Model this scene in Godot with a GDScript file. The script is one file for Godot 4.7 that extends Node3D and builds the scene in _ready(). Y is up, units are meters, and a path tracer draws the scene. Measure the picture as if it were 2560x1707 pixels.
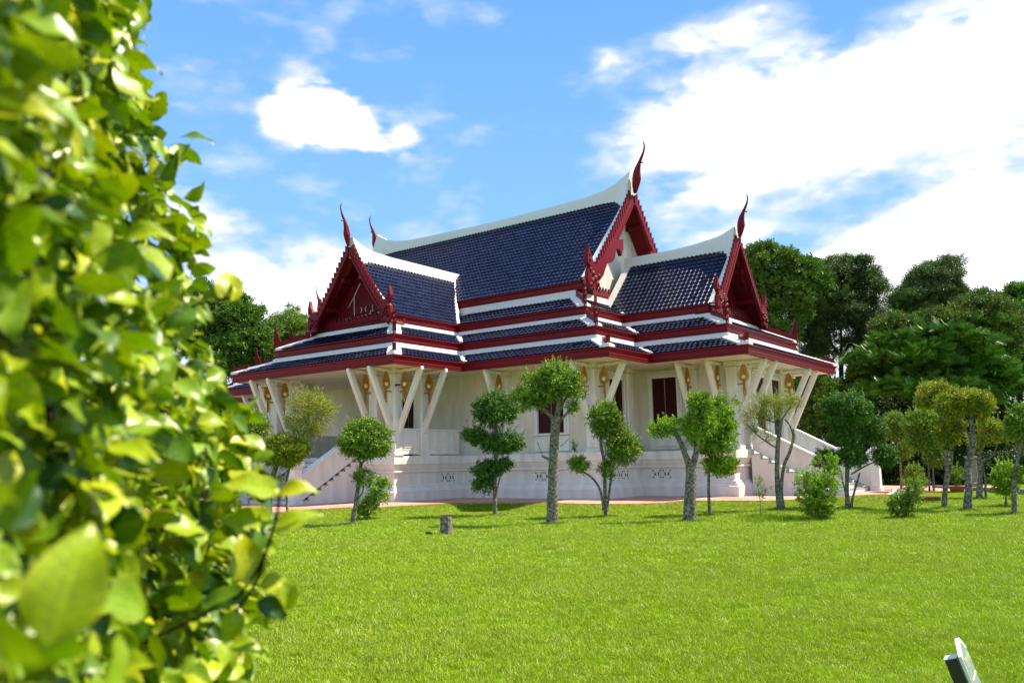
extends Node3D
# A white temple with red gables and navy tiled roofs behind clipped trees on a lawn, seen past a leafy hedge.

var M := {}
var temple: Node3D
var rng := RandomNumberGenerator.new()
var leafs := []
var sprigs := []
const SUN := Vector3(0.4, 1.0, -0.52)          # towards the sun
const EYE := Vector3(29.593, 1.45, 37.188)
const YAW := 0.64906
# plan of the lowest eaves (half sizes), inset and height of the higher eaves
const wx := 5.45
const Zw := 13.19
const Zm := 8.89
const Xm := 12.85
const Zp := 5.57
const Xp := 17.14
const D2 := 1.39
const D1 := 2.77
const D0 := 4.17
const H3 := 5.89
const H2 := 7.04
const H1 := 8.23
const H0 := 9.72
const FT := 0.35
const PLAT := 1.88
const PIN := 1.27
const MAIN_R := 14.9
const SIDE_R := 11.3


func V(x, y, z) -> Vector3: return Vector3(x, y, z)
func V2(x, y) -> Vector2: return Vector2(x, y)
func lin(r, g, b) -> Color: return Color(r, g, b).linear_to_srgb()

func mat(c: Color, rough := 0.7, spec := 0.5) -> StandardMaterial3D:
	var m := StandardMaterial3D.new()
	m.albedo_color = c
	m.roughness = rough
	m.metallic_specular = spec
	return m

func noise_tex(freq: float, octs: int, lo: Color, hi: Color, size := 512, sd := 1, kind := FastNoiseLite.TYPE_SIMPLEX) -> NoiseTexture2D:
	var n := FastNoiseLite.new()
	n.seed = sd
	n.noise_type = kind
	n.frequency = freq
	n.fractal_octaves = octs
	var t := NoiseTexture2D.new()
	t.width = size
	t.height = size
	t.seamless = true
	t.noise = n
	var g := Gradient.new()
	g.set_color(0, lo)
	g.set_color(1, hi)
	t.color_ramp = g
	return t

func tri(m: StandardMaterial3D, tex: Texture2D, s: float) -> StandardMaterial3D:
	m.albedo_texture = tex
	m.uv1_triplanar = true
	m.uv1_world_triplanar = true
	m.uv1_scale = Vector3(s, s, s)
	return m

func height(m: StandardMaterial3D, tex: Texture2D, cm: float) -> void:
	m.heightmap_enabled = true
	m.heightmap_texture = tex
	m.heightmap_scale = cm

# ---------- nodes
func tag(o: Node, label := "", category := "", group := "", kind := "") -> void:
	if label: o.set_meta("label", label)
	if category: o.set_meta("category", category)
	if group: o.set_meta("group", group)
	if kind: o.set_meta("kind", kind)

func numbered(called: String, parent: Node) -> String:
	if not parent.has_node(NodePath(called)): return called
	var i: int = parent.get_meta("n_" + called, 0) + 1
	parent.set_meta("n_" + called, i)
	return "%s_%03d" % [called, i]

func node(called: String, parent: Node = null, at := Vector3.ZERO) -> Node3D:
	var p: Node = parent if parent else self
	var o := Node3D.new()
	o.name = numbered(called, p)
	o.position = at
	p.add_child(o, true)
	return o

func put(called: String, mesh: Mesh, m: Material, parent: Node = null, t := Transform3D()) -> MeshInstance3D:
	var p: Node = parent if parent else self
	var o := MeshInstance3D.new()
	o.name = numbered(called, p)
	o.mesh = mesh
	o.material_override = m
	o.transform = t
	p.add_child(o, true)
	return o

func many(called: String, mesh: Mesh, m: Material, parent: Node, where: Array, cols: Array) -> MultiMeshInstance3D:
	var mm := MultiMesh.new()
	mm.transform_format = MultiMesh.TRANSFORM_3D
	mm.use_colors = true
	mm.mesh = mesh
	mm.instance_count = where.size()
	for i in where.size():
		mm.set_instance_transform(i, where[i])
		mm.set_instance_color(i, cols[i])
	var o := MultiMeshInstance3D.new()
	var p: Node = parent if parent else self
	o.name = numbered(called, p)
	o.multimesh = mm
	o.material_override = m
	p.add_child(o, true)
	tag(o, "", "", "", "stuff")
	return o

# ---------- shapes
func begin(smooth := false) -> SurfaceTool:
	var st := SurfaceTool.new()
	st.begin(Mesh.PRIMITIVE_TRIANGLES)
	st.set_smooth_group(0 if smooth else -1)
	return st

func done(st: SurfaceTool) -> ArrayMesh:
	st.generate_normals()
	return st.commit()

func quad(st: SurfaceTool, a: Vector3, b: Vector3, c: Vector3, d: Vector3) -> void:
	for p in [a, b, c, a, c, d]: st.add_vertex(p)

func face(st: SurfaceTool, a: Vector3, b: Vector3, c: Vector3) -> void:
	st.add_vertex(a); st.add_vertex(b); st.add_vertex(c)

# a box between two corners, edges chamfered by c
func box(st: SurfaceTool, lo: Vector3, hi: Vector3, c := 0.012, t := Transform3D()) -> void:
	var a := Vector3(minf(lo.x, hi.x), minf(lo.y, hi.y), minf(lo.z, hi.z))
	var b := Vector3(maxf(lo.x, hi.x), maxf(lo.y, hi.y), maxf(lo.z, hi.z))
	c = minf(c, 0.3 * minf(b.x - a.x, minf(b.y - a.y, b.z - a.z)))
	var m := (a + b) / 2.0
	var h := (b - a) / 2.0
	for ax in 3:
		var u := (ax + 1) % 3
		var w := (ax + 2) % 3
		for s in [-1, 1]:
			var q := []
			for k in [[-1, -1], [1, -1], [1, 1], [-1, 1]]:
				var p := Vector3.ZERO
				p[ax] = s * h[ax]; p[u] = k[0] * (h[u] - c); p[w] = k[1] * (h[w] - c)
				q.append(t * (m + p))
			if s > 0: quad(st, q[3], q[2], q[1], q[0])
			else: quad(st, q[0], q[1], q[2], q[3])
		if c <= 0.0: continue
		for s1 in [-1, 1]:
			for s2 in [-1, 1]:
				var e := []
				for k in [-1, 1]:
					var p := Vector3.ZERO; var r := Vector3.ZERO
					p[ax] = k * (h[ax] - c); p[u] = s1 * h[u]; p[w] = s2 * (h[w] - c)
					r[ax] = k * (h[ax] - c); r[u] = s1 * (h[u] - c); r[w] = s2 * h[w]
					e.append([t * (m + p), t * (m + r)])
				if s1 * s2 > 0: quad(st, e[1][0], e[0][0], e[0][1], e[1][1])
				else: quad(st, e[0][0], e[1][0], e[1][1], e[0][1])
	if c > 0.0:
		for sx in [-1, 1]:
			for sy in [-1, 1]:
				for sz in [-1, 1]:
					var p := t * (m + Vector3(sx * h.x, sy * (h.y - c), sz * (h.z - c)))
					var q := t * (m + Vector3(sx * (h.x - c), sy * h.y, sz * (h.z - c)))
					var r := t * (m + Vector3(sx * (h.x - c), sy * (h.y - c), sz * h.z))
					if sx * sy * sz > 0: face(st, p, r, q)
					else: face(st, p, q, r)

func boxm(lo: Vector3, hi: Vector3, c := 0.012) -> ArrayMesh:
	var st := begin()
	box(st, lo, hi, c)
	return done(st)

# a beam with a w x h section from a to b
func beam(st: SurfaceTool, a: Vector3, b: Vector3, w: float, h: float, side := Vector3.ZERO, c := 0.012) -> void:
	var d := (b - a)
	var x := side if side != Vector3.ZERO else d.cross(Vector3.UP if absf(d.normalized().y) < 0.95 else Vector3.RIGHT)
	x = (x - d.normalized() * x.dot(d.normalized())).normalized()
	var y := d.normalized().cross(x)
	var t := Transform3D(Basis(x, y, d.normalized()), (a + b) / 2.0)
	if t.basis.determinant() < 0: t.basis.x = -t.basis.x
	box(st, Vector3(-w / 2, -h / 2, -d.length() / 2), Vector3(w / 2, h / 2, d.length() / 2), c, t)

# polygon (in the plane O + p.x*A + p.y*B) thickened by th along N = A x B, the middle at O
func prism(st: SurfaceTool, poly: PackedVector2Array, O: Vector3, A: Vector3, B: Vector3, th: float) -> void:
	var N := A.cross(B).normalized()
	var p := poly
	if Geometry2D.is_polygon_clockwise(p):
		p = p.duplicate(); p.reverse()
	var n := p.size()
	var ix := Geometry2D.triangulate_polygon(p)
	var f := N * th / 2.0
	for i in range(0, ix.size(), 3):
		var a := p[ix[i]]; var b := p[ix[i + 1]]; var c := p[ix[i + 2]]
		if (b - a).cross(c - a) < 0:
			var s := b; b = c; c = s
		face(st, O + A * a.x + B * a.y + f, O + A * c.x + B * c.y + f, O + A * b.x + B * b.y + f)
		face(st, O + A * a.x + B * a.y - f, O + A * b.x + B * b.y - f, O + A * c.x + B * c.y - f)
	for i in n:
		var a := O + A * p[i].x + B * p[i].y
		var b := O + A * p[(i + 1) % n].x + B * p[(i + 1) % n].y
		quad(st, a + f, b + f, b - f, a - f)

# round tube along points with radii; flat squeezes it along the vector `thin`
func tube(st: SurfaceTool, pts: Array, radii: Array, sides := 8, thin := Vector3.ZERO, squeeze := 1.0, knobs := 0.0) -> void:
	var rings := []
	var x := Vector3.ZERO
	for i in pts.size():
		var d: Vector3 = ((pts[mini(i + 1, pts.size() - 1)] as Vector3) - (pts[maxi(i - 1, 0)] as Vector3)).normalized()
		if x == Vector3.ZERO:
			x = thin if thin != Vector3.ZERO else d.cross(Vector3(0.3, 0.2, 1.0))
		x = (x - d * x.dot(d)).normalized()
		var y := d.cross(x)
		var ring := []
		for k in sides:
			var a := TAU * k / sides
			var r: float = radii[i] * (1.0 + knobs * rng.randf_range(-1, 1))
			ring.append((pts[i] as Vector3) + x * cos(a) * r * squeeze + y * sin(a) * r)
		rings.append(ring)
	for i in rings.size() - 1:
		for k in sides:
			var j: int = (k + 1) % sides
			quad(st, rings[i][k], rings[i + 1][k], rings[i + 1][j], rings[i][j])
	var last: int = rings.size() - 1
	for k in range(1, sides - 1):
		face(st, rings[0][0], rings[0][k], rings[0][k + 1])
		face(st, rings[last][0], rings[last][k + 1], rings[last][k])

# smooth curve through points
func curve(pts: Array, vals: Array, per := 3) -> Array:
	var p := []; var v := []
	for i in pts.size() - 1:
		var a = pts[maxi(i - 1, 0)]; var b = pts[i]; var c = pts[i + 1]; var d = pts[mini(i + 2, pts.size() - 1)]
		for k in per:
			var t := float(k) / per
			p.append((b as Vector3).cubic_interpolate(c, a, d, t)); v.append(lerpf(vals[i], vals[i + 1], t))
	p.append(pts[-1]); v.append(vals[-1])
	return [p, v]

# ---------- sky
func sky_image() -> Image:
	var W := 2048
	var H := 2048
	var n := FastNoiseLite.new()
	n.seed = 11; n.frequency = 1.0; n.fractal_octaves = 6; n.fractal_gain = 0.55
	var n2 := FastNoiseLite.new()
	n2.seed = 5; n2.frequency = 1.0; n2.fractal_octaves = 3
	# clouds: azimuth, elevation, half sizes (degrees), tilt, weight
	var blobs := [[-52.2, 23.0, 1.7, 1.6, 0.0, 1.45], [-49.4, 23.1, 2.0, 1.75, 0.0, 1.6], [-50.8, 22.3, 2.7, 1.1, 0.0, 1.2], [-47.3, 21.6, 2.3, 0.9, -0.35, 1.35], [-44.3, 21.8, 1.2, 0.85, 0.0, 1.15],
		[-30.3, 26.1, 1.3, 0.9, 0.0, 0.8], [-24.5, 22.8, 4.2, 2.7, 0.15, 1.05], [-16.0, 21.7, 9.0, 3.3, 0.12, 1.75], [-7.0, 22.0, 7.0, 2.7, 0.16, 1.6], [3.0, 22.5, 9.0, 3.6, 0.1, 1.4], [-21.0, 19.6, 3.6, 1.7, -0.15, 1.1],
		[-6.0, 14.0, 8.5, 3.0, 0.2, 1.6], [-14.5, 12.2, 5.5, 2.4, 0.25, 1.15], [-12.0, 8.0, 16.0, 3.2, 0.1, 1.3], [-58.6, 22.7, 3.6, 1.4, -0.1, 0.42], [-58.5, 17.0, 3.4, 1.7, -0.2, 0.5], [-54.0, 12.0, 11.0, 3.4, -0.08, 0.72], [-52.0, 8.5, 13.0, 4.0, 0.0, 1.1],
		[-27.4, 19.6, 1.6, 1.6, 0.6, 0.55], [-24.6, 17.0, 3.6, 1.1, 0.1, 0.6], [-58.0, 29.3, 6.0, 1.0, 0.0, 0.5], [-22.0, 27.4, 5.0, 1.2, 0.1, 0.55], [-40.0, 14.0, 5.0, 1.2, 0.0, 0.35], [-21.0, 14.6, 3.0, 0.9, 0.2, 0.6]]
	var data := PackedFloat32Array()
	data.resize(W * H * 3)
	var i := 0
	for y in H:
		var el := 90.0 - 180.0 * (y + 0.5) / H
		var s := sin(deg_to_rad(el)); var c := cos(deg_to_rad(el))
		var up := clampf(el / 42.0, 0.0, 1.0)
		var air := Color(0.34, 0.64, 1.0).lerp(Color(0.085, 0.27, 0.72), pow(up, 0.8))
		if el < -2.0:
			for x in W:
				data[i] = 0.16; data[i + 1] = 0.2; data[i + 2] = 0.12
				i += 3
			continue
		for x in W:
			var az := 360.0 * (x + 0.5) / W
			if az > 180.0: az -= 360.0
			var near := az > -88.0 and az < 22.0 and el < 40.0
			var a := deg_to_rad(az)
			var p := Vector3(sin(a) * c, s * 2.2, -cos(a) * c)
			var f: float
			var crisp := 0.0
			if near:
				var w := 0.0
				crisp = 0.0
				var bi := 0
				for b in blobs:
					bi += 1
					var dx: float = (az - b[0]) / b[2]
					if absf(dx) > 2.4: continue
					var dy: float = (el - b[1] - dx * b[2] * b[4]) / b[3]
					if absf(dy) > 2.4: continue
					var g: float = b[5] * exp(-(dx * dx + dy * dy) * 0.9)
					w += g
					if bi < 6: crisp = minf(1.0, crisp + g * 1.6)
				var nn := n.get_noise_3dv(p * 7.0)
				f = 0.95 * w - 0.36 + 1.0 * nn + 0.55 * n.get_noise_3dv(p * 22.0 + V(nn, -nn, nn) * 1.5) * clampf(w, 0.25, 0.8)
			else:
				f = 0.02 + 1.4 * n2.get_noise_3dv(p * 2.6) + 0.5 * n.get_noise_3dv(p * 9.0) * 0.6
			var cover := smoothstep(lerpf(-0.32, 0.0, crisp), lerpf(0.95, 0.55, crisp), f)
			cover = maxf(cover, 0.9 * (1.0 - smoothstep(2.0, 13.0, el)))
			var body := smoothstep(0.25, 1.1, f)
			var shade := 0.80 + 0.42 * body + 0.10 * n2.get_noise_3dv(p * 5.0)
			data[i] = lerpf(air.r, shade, cover); data[i + 1] = lerpf(air.g, shade * 1.01, cover); data[i + 2] = lerpf(air.b, shade * 1.04, cover)
			i += 3
	return Image.create_from_data(W, H, false, Image.FORMAT_RGBF, data.to_byte_array())

func _ready() -> void:
	rng.seed = 20
	# camera
	var cam := Camera3D.new()
	cam.name = "camera"
	var lens := CameraAttributesPhysical.new()
	lens.frustum_focal_length = 29.87
	lens.exposure_aperture = 4.0
	lens.frustum_focus_distance = 19.0
	lens.frustum_near = 0.05
	lens.frustum_far = 4000.0
	cam.attributes = lens
	cam.fov = 43.79
	cam.near = 0.05
	cam.far = 4000.0
	var pitch := 0.14345
	var roll := 0.01892
	var r := V(cos(YAW), 0, -sin(YAW))
	var u := V(sin(YAW) * sin(pitch), cos(pitch), cos(YAW) * sin(pitch))
	var cx := r * cos(roll) - u * sin(roll)
	var cy := r * sin(roll) + u * cos(roll)
	cam.transform = Transform3D(Basis(cx, cy, cx.cross(cy)), EYE)
	add_child(cam)
	# sky and sun
	var env := Environment.new()
	env.background_mode = Environment.BG_SKY
	var sky := Sky.new()
	var sm := PanoramaSkyMaterial.new()
	sm.panorama = ImageTexture.create_from_image(sky_image())
	sky.sky_material = sm
	env.sky = sky
	env.tonemap_mode = Environment.TONE_MAPPER_LINEAR
	env.background_energy_multiplier = 0.66
	env.tonemap_exposure = 2.05
	env.sdfgi_enabled = true
	env.ssao_enabled = true
	env.ssil_enabled = true
	var we := WorldEnvironment.new()
	we.name = "world_environment"
	we.environment = env
	add_child(we)
	var sun := DirectionalLight3D.new()
	sun.name = "sun"
	sun.light_energy = 1.6
	sun.light_color = Color(1.0, 0.955, 0.88)
	sun.light_angular_distance = 0.5
	sun.shadow_enabled = true
	sun.basis = Basis.looking_at(-SUN.normalized(), Vector3.UP)
	add_child(sun)
	materials()
	leaf_meshes()
	build_ground()
	build_temple()
	build_lamps()
	build_garden()
	trees()
	build_hedge()
const LONG_GRASS := [[10.44, 19.86, 0.4, 1.9], [9.19, 18.11, 0.4, 1.9], [7.52, 19.94, 0.4, 1.9], [7.27, 20.42, 0.4, 1.9], [4.57, 19.89, 0.4, 1.9], [11.93, 15.00, 0.4, 1.9], [15.81, 17.34, 0.4, 1.9], [15.61, 14.09, 0.4, 1.9], [18.84, 14.95, 0.4, 1.9], [18.24, 12.31, 0.4, 1.9], [19.38, 9.23, 0.4, 1.9], [21.85, 13.26, 0.4, 1.9], [19.81, 12.16, 0.4, 1.9], [21.03, 7.64, 0.4, 1.9], [19.97, -4.35, 0.4, 1.9], [21.53, -2.61, 0.4, 1.9], [23.80, 6.75, 0.4, 1.9], [24.59, 7.50, 0.4, 1.9], [23.71, -0.39, 0.4, 1.9], [26.00, 8.82, 0.4, 1.9], [23.73, 11.80, 0.4, 1.9], [25.34, 5.27, 0.4, 1.9], [20.23, -5.88, 0.4, 1.9], [20.95, 13.6, 1.3, 3.0], [22.6, 10.2, 0.7, 2.2]]

# ---------- materials
func materials() -> void:
	var grime := noise_tex(0.006, 5, Color(0.83, 0.81, 0.765), Color(0.935, 0.92, 0.885), 512, 3)
	M.white = tri(mat(Color.WHITE, 0.6, 0.4), grime, 0.23)
	M.wall = tri(mat(Color.WHITE, 0.7, 0.3), noise_tex(0.006, 5, Color(0.79, 0.765, 0.70), Color(0.89, 0.87, 0.815), 512, 5), 0.23)
	for m in [M.white, M.wall]: m.uv1_scale = V(0.42, 0.1, 0.42)
	M.gap_shade = mat(lin(0.06, 0.045, 0.035), 0.9, 0.1)  # dark colour painting the shade under the stair parapets
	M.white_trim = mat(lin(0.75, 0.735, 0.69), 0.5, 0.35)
	M.plaster = tri(mat(Color.WHITE, 0.75, 0.3), noise_tex(0.02, 5, Color(0.80, 0.80, 0.79), Color(0.95, 0.95, 0.945), 512, 8), 0.6)
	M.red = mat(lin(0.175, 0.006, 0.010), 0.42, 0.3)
	M.red_carved = mat(lin(0.17, 0.006, 0.010), 0.45, 0.3)
	var carve := noise_tex(0.045, 2, Color.BLACK, Color.WHITE, 256, 4, FastNoiseLite.TYPE_CELLULAR)
	M.red_carved.uv1_triplanar = true
	M.red_carved.uv1_world_triplanar = true
	M.red_carved.uv1_scale = Vector3(1.2, 1.2, 1.2)
	height(M.red_carved, carve, 4.0)
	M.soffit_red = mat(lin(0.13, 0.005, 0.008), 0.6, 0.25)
	M.shutter = mat(lin(0.035, 0.003, 0.004), 0.45, 0.3)
	M.dark = mat(lin(0.012, 0.012, 0.014), 0.9, 0.1)
	M.tile = mat(Color.WHITE, 0.24, 0.3)
	M.tile.vertex_color_use_as_albedo = true
	M.tiles = []
	for c in [Vector3(0.0075, 0.0105, 0.033), Vector3(0.010, 0.014, 0.041), Vector3(0.006, 0.0085, 0.027)]:
		M.tiles.append(mat(lin(c.x, c.y, c.z), 0.24, 0.3))
	M.deck = mat(lin(0.012, 0.014, 0.028), 0.6, 0.3)
	M.gold = mat(lin(0.50, 0.25, 0.03), 0.34, 0.5)
	M.gold.metallic = 0.55
	M.lamp_glass = mat(lin(0.82, 0.80, 0.74), 0.25, 0.5)
	M.marble = tri(mat(Color.WHITE, 0.35, 0.5), noise_tex(0.02, 5, Color(0.42, 0.43, 0.42), Color(0.75, 0.76, 0.74), 512, 14), 0.5)
	M.paving = tri(mat(Color.WHITE, 0.7, 0.35), noise_tex(0.012, 6, Color(0.66, 0.47, 0.40), Color(0.83, 0.64, 0.56), 512, 6), 0.12)
	M.steel = mat(lin(0.34, 0.34, 0.33), 0.4, 0.5)
	M.black = mat(lin(0.02, 0.02, 0.022), 0.4, 0.5)
	var soil := noise_tex(0.03, 5, Color(0.26, 0.36, 0.03), Color(0.42, 0.52, 0.06), 512, 21)
	M.soil = tri(mat(Color.WHITE, 0.95, 0.1), soil, 0.35)
	M.grass = mat(Color.WHITE, 0.5, 0.35)
	M.grass.vertex_color_use_as_albedo = true
	M.grass.backlight_enabled = true
	M.grass.backlight = Color(0.6, 0.64, 0.28)
	M.leaf = mat(Color.WHITE, 0.48, 0.4)
	M.leaf.vertex_color_use_as_albedo = true
	M.leaf.backlight_enabled = true
	M.leaf.backlight = Color(0.55, 0.6, 0.2)
	M.bark = []
	for b in [[Color(0.18, 0.165, 0.13), Color(0.70, 0.68, 0.61)], [Color(0.08, 0.065, 0.05), Color(0.26, 0.22, 0.18)]]:
		var t := noise_tex(0.014, 5, b[0], b[1], 512, 31)
		var m := tri(mat(Color.WHITE, 0.9, 0.2), t, 1.1)
		height(m, t, 1.6)
		M.bark.append(m)
	M.wood = tri(mat(Color.WHITE, 0.85, 0.2), noise_tex(0.03, 4, Color(0.22, 0.14, 0.09), Color(0.62, 0.48, 0.36), 256, 17), 2.0)
	M.pot = mat(lin(0.30, 0.085, 0.04), 0.8, 0.3)
	M.stone = tri(mat(Color.WHITE, 0.9, 0.2), noise_tex(0.03, 5, Color(0.42, 0.40, 0.37), Color(0.66, 0.64, 0.60), 256, 9), 1.0)
	M.roof_grey = mat(lin(0.30, 0.30, 0.31), 0.8, 0.2)
	M.hedge = []
	var vein := leaf_picture()
	for c in [Vector3(0.27, 0.43, 0.016), Vector3(0.40, 0.53, 0.012), Vector3(0.52, 0.57, 0.010), Vector3(0.14, 0.27, 0.016), Vector3(0.05, 0.13, 0.016)]:
		M.hedge.append(hedge_mat(lin(c.x, c.y, c.z), vein))
	M.hedge_many = hedge_mat(Color.WHITE, vein)
	M.hedge_many.vertex_color_use_as_albedo = true

func hedge_mat(c: Color, vein: Texture2D) -> StandardMaterial3D:
	var m := mat(c, 0.36, 0.42)
	m.albedo_texture = vein
	m.backlight_enabled = true
	m.backlight = Color(0.66, 0.7, 0.2)
	return m

# the veins of a leaf: a pale midrib, side veins, slight mottling
func leaf_picture() -> ImageTexture:
	var im := Image.create(128, 256, false, Image.FORMAT_RGB8)
	var n := FastNoiseLite.new()
	n.seed = 2; n.frequency = 0.03; n.fractal_octaves = 3
	for y in 256:
		for x in 128:
			var a := absf(x - 63.5) / 63.5
			var v := 0.86 + 0.1 * n.get_noise_2d(x, y)
			v += 0.16 * exp(-pow(a / 0.05, 2.0))
			var k := fposmod(y / 256.0 * 9.0 + a * 1.5, 1.0)
			v += 0.07 * exp(-pow((k - 0.5) / 0.09, 2.0)) - 0.05 * exp(-pow((k - 0.7) / 0.1, 2.0))
			var yellow := smoothstep(0.75, 1.0, a) * 0.06
			im.set_pixel(x, y, Color(clampf(v + yellow, 0, 1), clampf(v, 0, 1), clampf(v * 0.95, 0, 1)))
	im.generate_mipmaps()
	return ImageTexture.create_from_image(im)

# ---------- leaves
# one broad pointed leaf along +y, folded at the midrib, with curl
func big_leaf(L: float, Wd: float, fold: float, curl: float) -> ArrayMesh:
	var st := begin(true)
	var rows := []
	var n := 7
	for j in n + 1:
		var t := float(j) / n
		var w := Wd * 0.5 * pow(sin(PI * pow(clampf(t, 0.001, 1.0), 0.82)), 0.75) * (1.0 - 0.25 * t * t)
		if j == n: w = 0.001
		var bend := curl * t * t
		var mid := V(0, L * t * cos(bend * 0.5), -L * sin(bend) * t * 0.5)
		var wav := 0.06 * Wd * sin(t * 11.0)
		var row := []
		for k in [-1.0, -0.5, 0.0, 0.5, 1.0]:
			row.append([mid + V(k * w, 0, absf(k) * w * fold + wav * absf(k) * k), V2(0.5 + 0.5 * k, 1.0 - t)])
		rows.append(row)
	for j in n:
		for k in 4:
			var q := [rows[j][k], rows[j + 1][k], rows[j + 1][k + 1], rows[j][k + 1]]
			for i in [0, 1, 2, 0, 2, 3]:
				st.set_uv(q[i][1])
				st.add_vertex(q[i][0])
	return done(st)

# a short twig with small folded leaves, about `size` long
func sprig(size: float, leaf: float, wide: float, count: int, droop := 0.0) -> ArrayMesh:
	var st := begin()
	for i in count:
		var t := (i + 0.6) / count
		var base := V(0, size * t, 0)
		var a := i * 2.4 + rng.randf_range(-0.4, 0.4)
		var tilt := rng.randf_range(0.5, 1.2)
		var d := V(cos(a) * sin(tilt), cos(tilt) - droop, sin(a) * sin(tilt)).normalized()
		var s := d.cross(V(rng.randf_range(-1, 1), rng.randf_range(0.2, 1), rng.randf_range(-1, 1))).normalized()
		var up := s.cross(d)
		var l := leaf * rng.randf_range(0.75, 1.2)
		var m := base + d * l * 0.5
		var tip := base + d * l - up * l * 0.1
		var e1 := m + s * l * wide * 0.5 + up * l * 0.08
		var e2 := m - s * l * wide * 0.5 + up * l * 0.08
		face(st, base, e1, tip)
		face(st, base, tip, e2)
	return done(st)

# a feathery frond: narrow leaflets in two rows along a drooping stalk
func frond(size: float, leaflet: float, count: int) -> ArrayMesh:
	var st := begin()
	for i in count:
		var t := (i + 0.5) / count
		var p := V(0, size * t, -size * 0.35 * t * t)
		for s in [-1, 1]:
			var l := leaflet * (0.6 + 0.8 * sin(PI * t))
			var d := V(s, 0.45, -0.25).normalized()
			var w := size / count * 0.42
			face(st, p - V(0, w, 0), p + d * l, p + V(0, w, 0))
	return done(st)

func leaf_meshes() -> void:
	for a in [[0.075, 0.05, 0.25, 0.5], [0.068, 0.043, 0.4, 0.9], [0.085, 0.052, 0.15, 0.25], [0.055, 0.04, 0.5, 0.2]]:
		leafs.append(big_leaf(a[0], a[1], a[2], a[3]))
	# [meshes, colours (linear), instances per square metre of clump surface, wobble]
	sprigs = [
		[[sprig(0.14, 0.06, 0.6, 7), sprig(0.11, 0.054, 0.6, 6)], [V(0.156, 0.270, 0.018), V(0.105, 0.202, 0.016), V(0.250, 0.338, 0.020)], 420],
		[[sprig(0.14, 0.042, 0.5, 8), sprig(0.16, 0.04, 0.5, 7)], [V(0.308, 0.334, 0.035), V(0.193, 0.246, 0.025), V(0.424, 0.387, 0.050)], 420],
		[[sprig(0.13, 0.064, 0.6, 7), sprig(0.13, 0.06, 0.6, 7)], [V(0.071, 0.170, 0.018), V(0.047, 0.125, 0.015), V(0.111, 0.221, 0.020)], 420],
		[[sprig(0.15, 0.066, 0.55, 7), sprig(0.13, 0.06, 0.6, 7)], [V(0.212, 0.356, 0.020), V(0.136, 0.259, 0.018), V(0.327, 0.437, 0.030)], 380],
		[[sprig(0.13, 0.056, 0.6, 7), sprig(0.11, 0.052, 0.6, 7)], [V(0.272, 0.317, 0.018), V(0.164, 0.251, 0.018), V(0.435, 0.385, 0.020)], 420],
		[[sprig(0.42, 0.20, 0.5, 8), sprig(0.36, 0.18, 0.55, 7)], [V(0.115, 0.225, 0.025), V(0.08, 0.17, 0.02), V(0.16, 0.26, 0.03)], 46],
		[[sprig(0.46, 0.19, 0.34, 9, 0.5), sprig(0.4, 0.17, 0.34, 9, 0.4)], [V(0.072, 0.130, 0.028), V(0.053, 0.101, 0.022), V(0.112, 0.173, 0.035)], 50],
		[[sprig(0.40, 0.19, 0.45, 8), sprig(0.36, 0.17, 0.45, 8)], [V(0.115, 0.20, 0.026), V(0.08, 0.16, 0.022), V(0.17, 0.18, 0.03), V(0.085, 0.18, 0.02)], 50],
		[[frond(0.62, 0.17, 12), frond(0.5, 0.15, 11)], [V(0.075, 0.19, 0.016), V(0.05, 0.14, 0.014), V(0.11, 0.24, 0.02)], 50],
		[[sprig(0.42, 0.2, 0.5, 8)], [V(0.038, 0.072, 0.012), V(0.052, 0.096, 0.014)], 34],
	]

# ---------- ground
const PAVE := [[-24, -12], [24, -9.5], [22.6, -3], [20.6, -0.2], [19.9, 2], [19.3, 3.6], [18.7, 6.2], [18.2, 7.3], [16.8, 7.5], [15.2, 7.9], [15.1, 9.6], [14.7, 10.6], [13.0, 10.9], [11.8, 10.8], [10.6, 10.2], [9.4, 10.8], [7.4, 10.7], [7.1, 12.4], [6.7, 15.2], [5.4, 15.6], [5.0, 17.2], [5.7, 19.9], [-9, 20.5], [-9, 13], [-24, 12]]

func pave_poly() -> PackedVector2Array:
	var p := PackedVector2Array()
	for a in PAVE: p.append(V2(a[0], a[1]))
	# soften the corners and let the edge waver as grass creeps over it
	var o := PackedVector2Array()
	for i in p.size():
		var a := p[i]; var b := p[(i + 1) % p.size()]
		var n := maxi(1, int(a.distance_to(b) / 0.7))
		for k in n:
			var q := a.lerp(b, float(k) / n)
			if n > 1 and k > 0: q += V2(rng.randf_range(-0.07, 0.07), rng.randf_range(-0.07, 0.07))
			o.append(q)
	return o

func edge_dist(poly: PackedVector2Array, q: Vector2) -> float:
	var best := 1e9
	for i in poly.size():
		var c := Geometry2D.get_closest_point_to_segment(q, poly[i], poly[(i + 1) % poly.size()])
		best = minf(best, c.distance_squared_to(q))
	var d := sqrt(best)
	return -d if Geometry2D.is_point_in_polygon(q, poly) else d

var ground_noise := FastNoiseLite.new()
var coarse_pave := PackedVector2Array()
func gh(x: float, z: float) -> float:
	var d := edge_dist(coarse_pave, V2(x, z))
	if d <= 0.0: return -0.09
	var spot := exp(-(pow((x - 8.95) / 1.35, 4.0) + pow((z - 11.7) / 1.6, 2.0)))
	var h := -0.035 - 0.185 * smoothstep(lerpf(0.2, 0.02, spot), lerpf(2.6, 0.4, spot), d) - 0.17 * smoothstep(0.02, 0.4, d) * spot
	return h + 0.035 * ground_noise.get_noise_2d(x, z) * smoothstep(0.5, 3.0, d)

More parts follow.
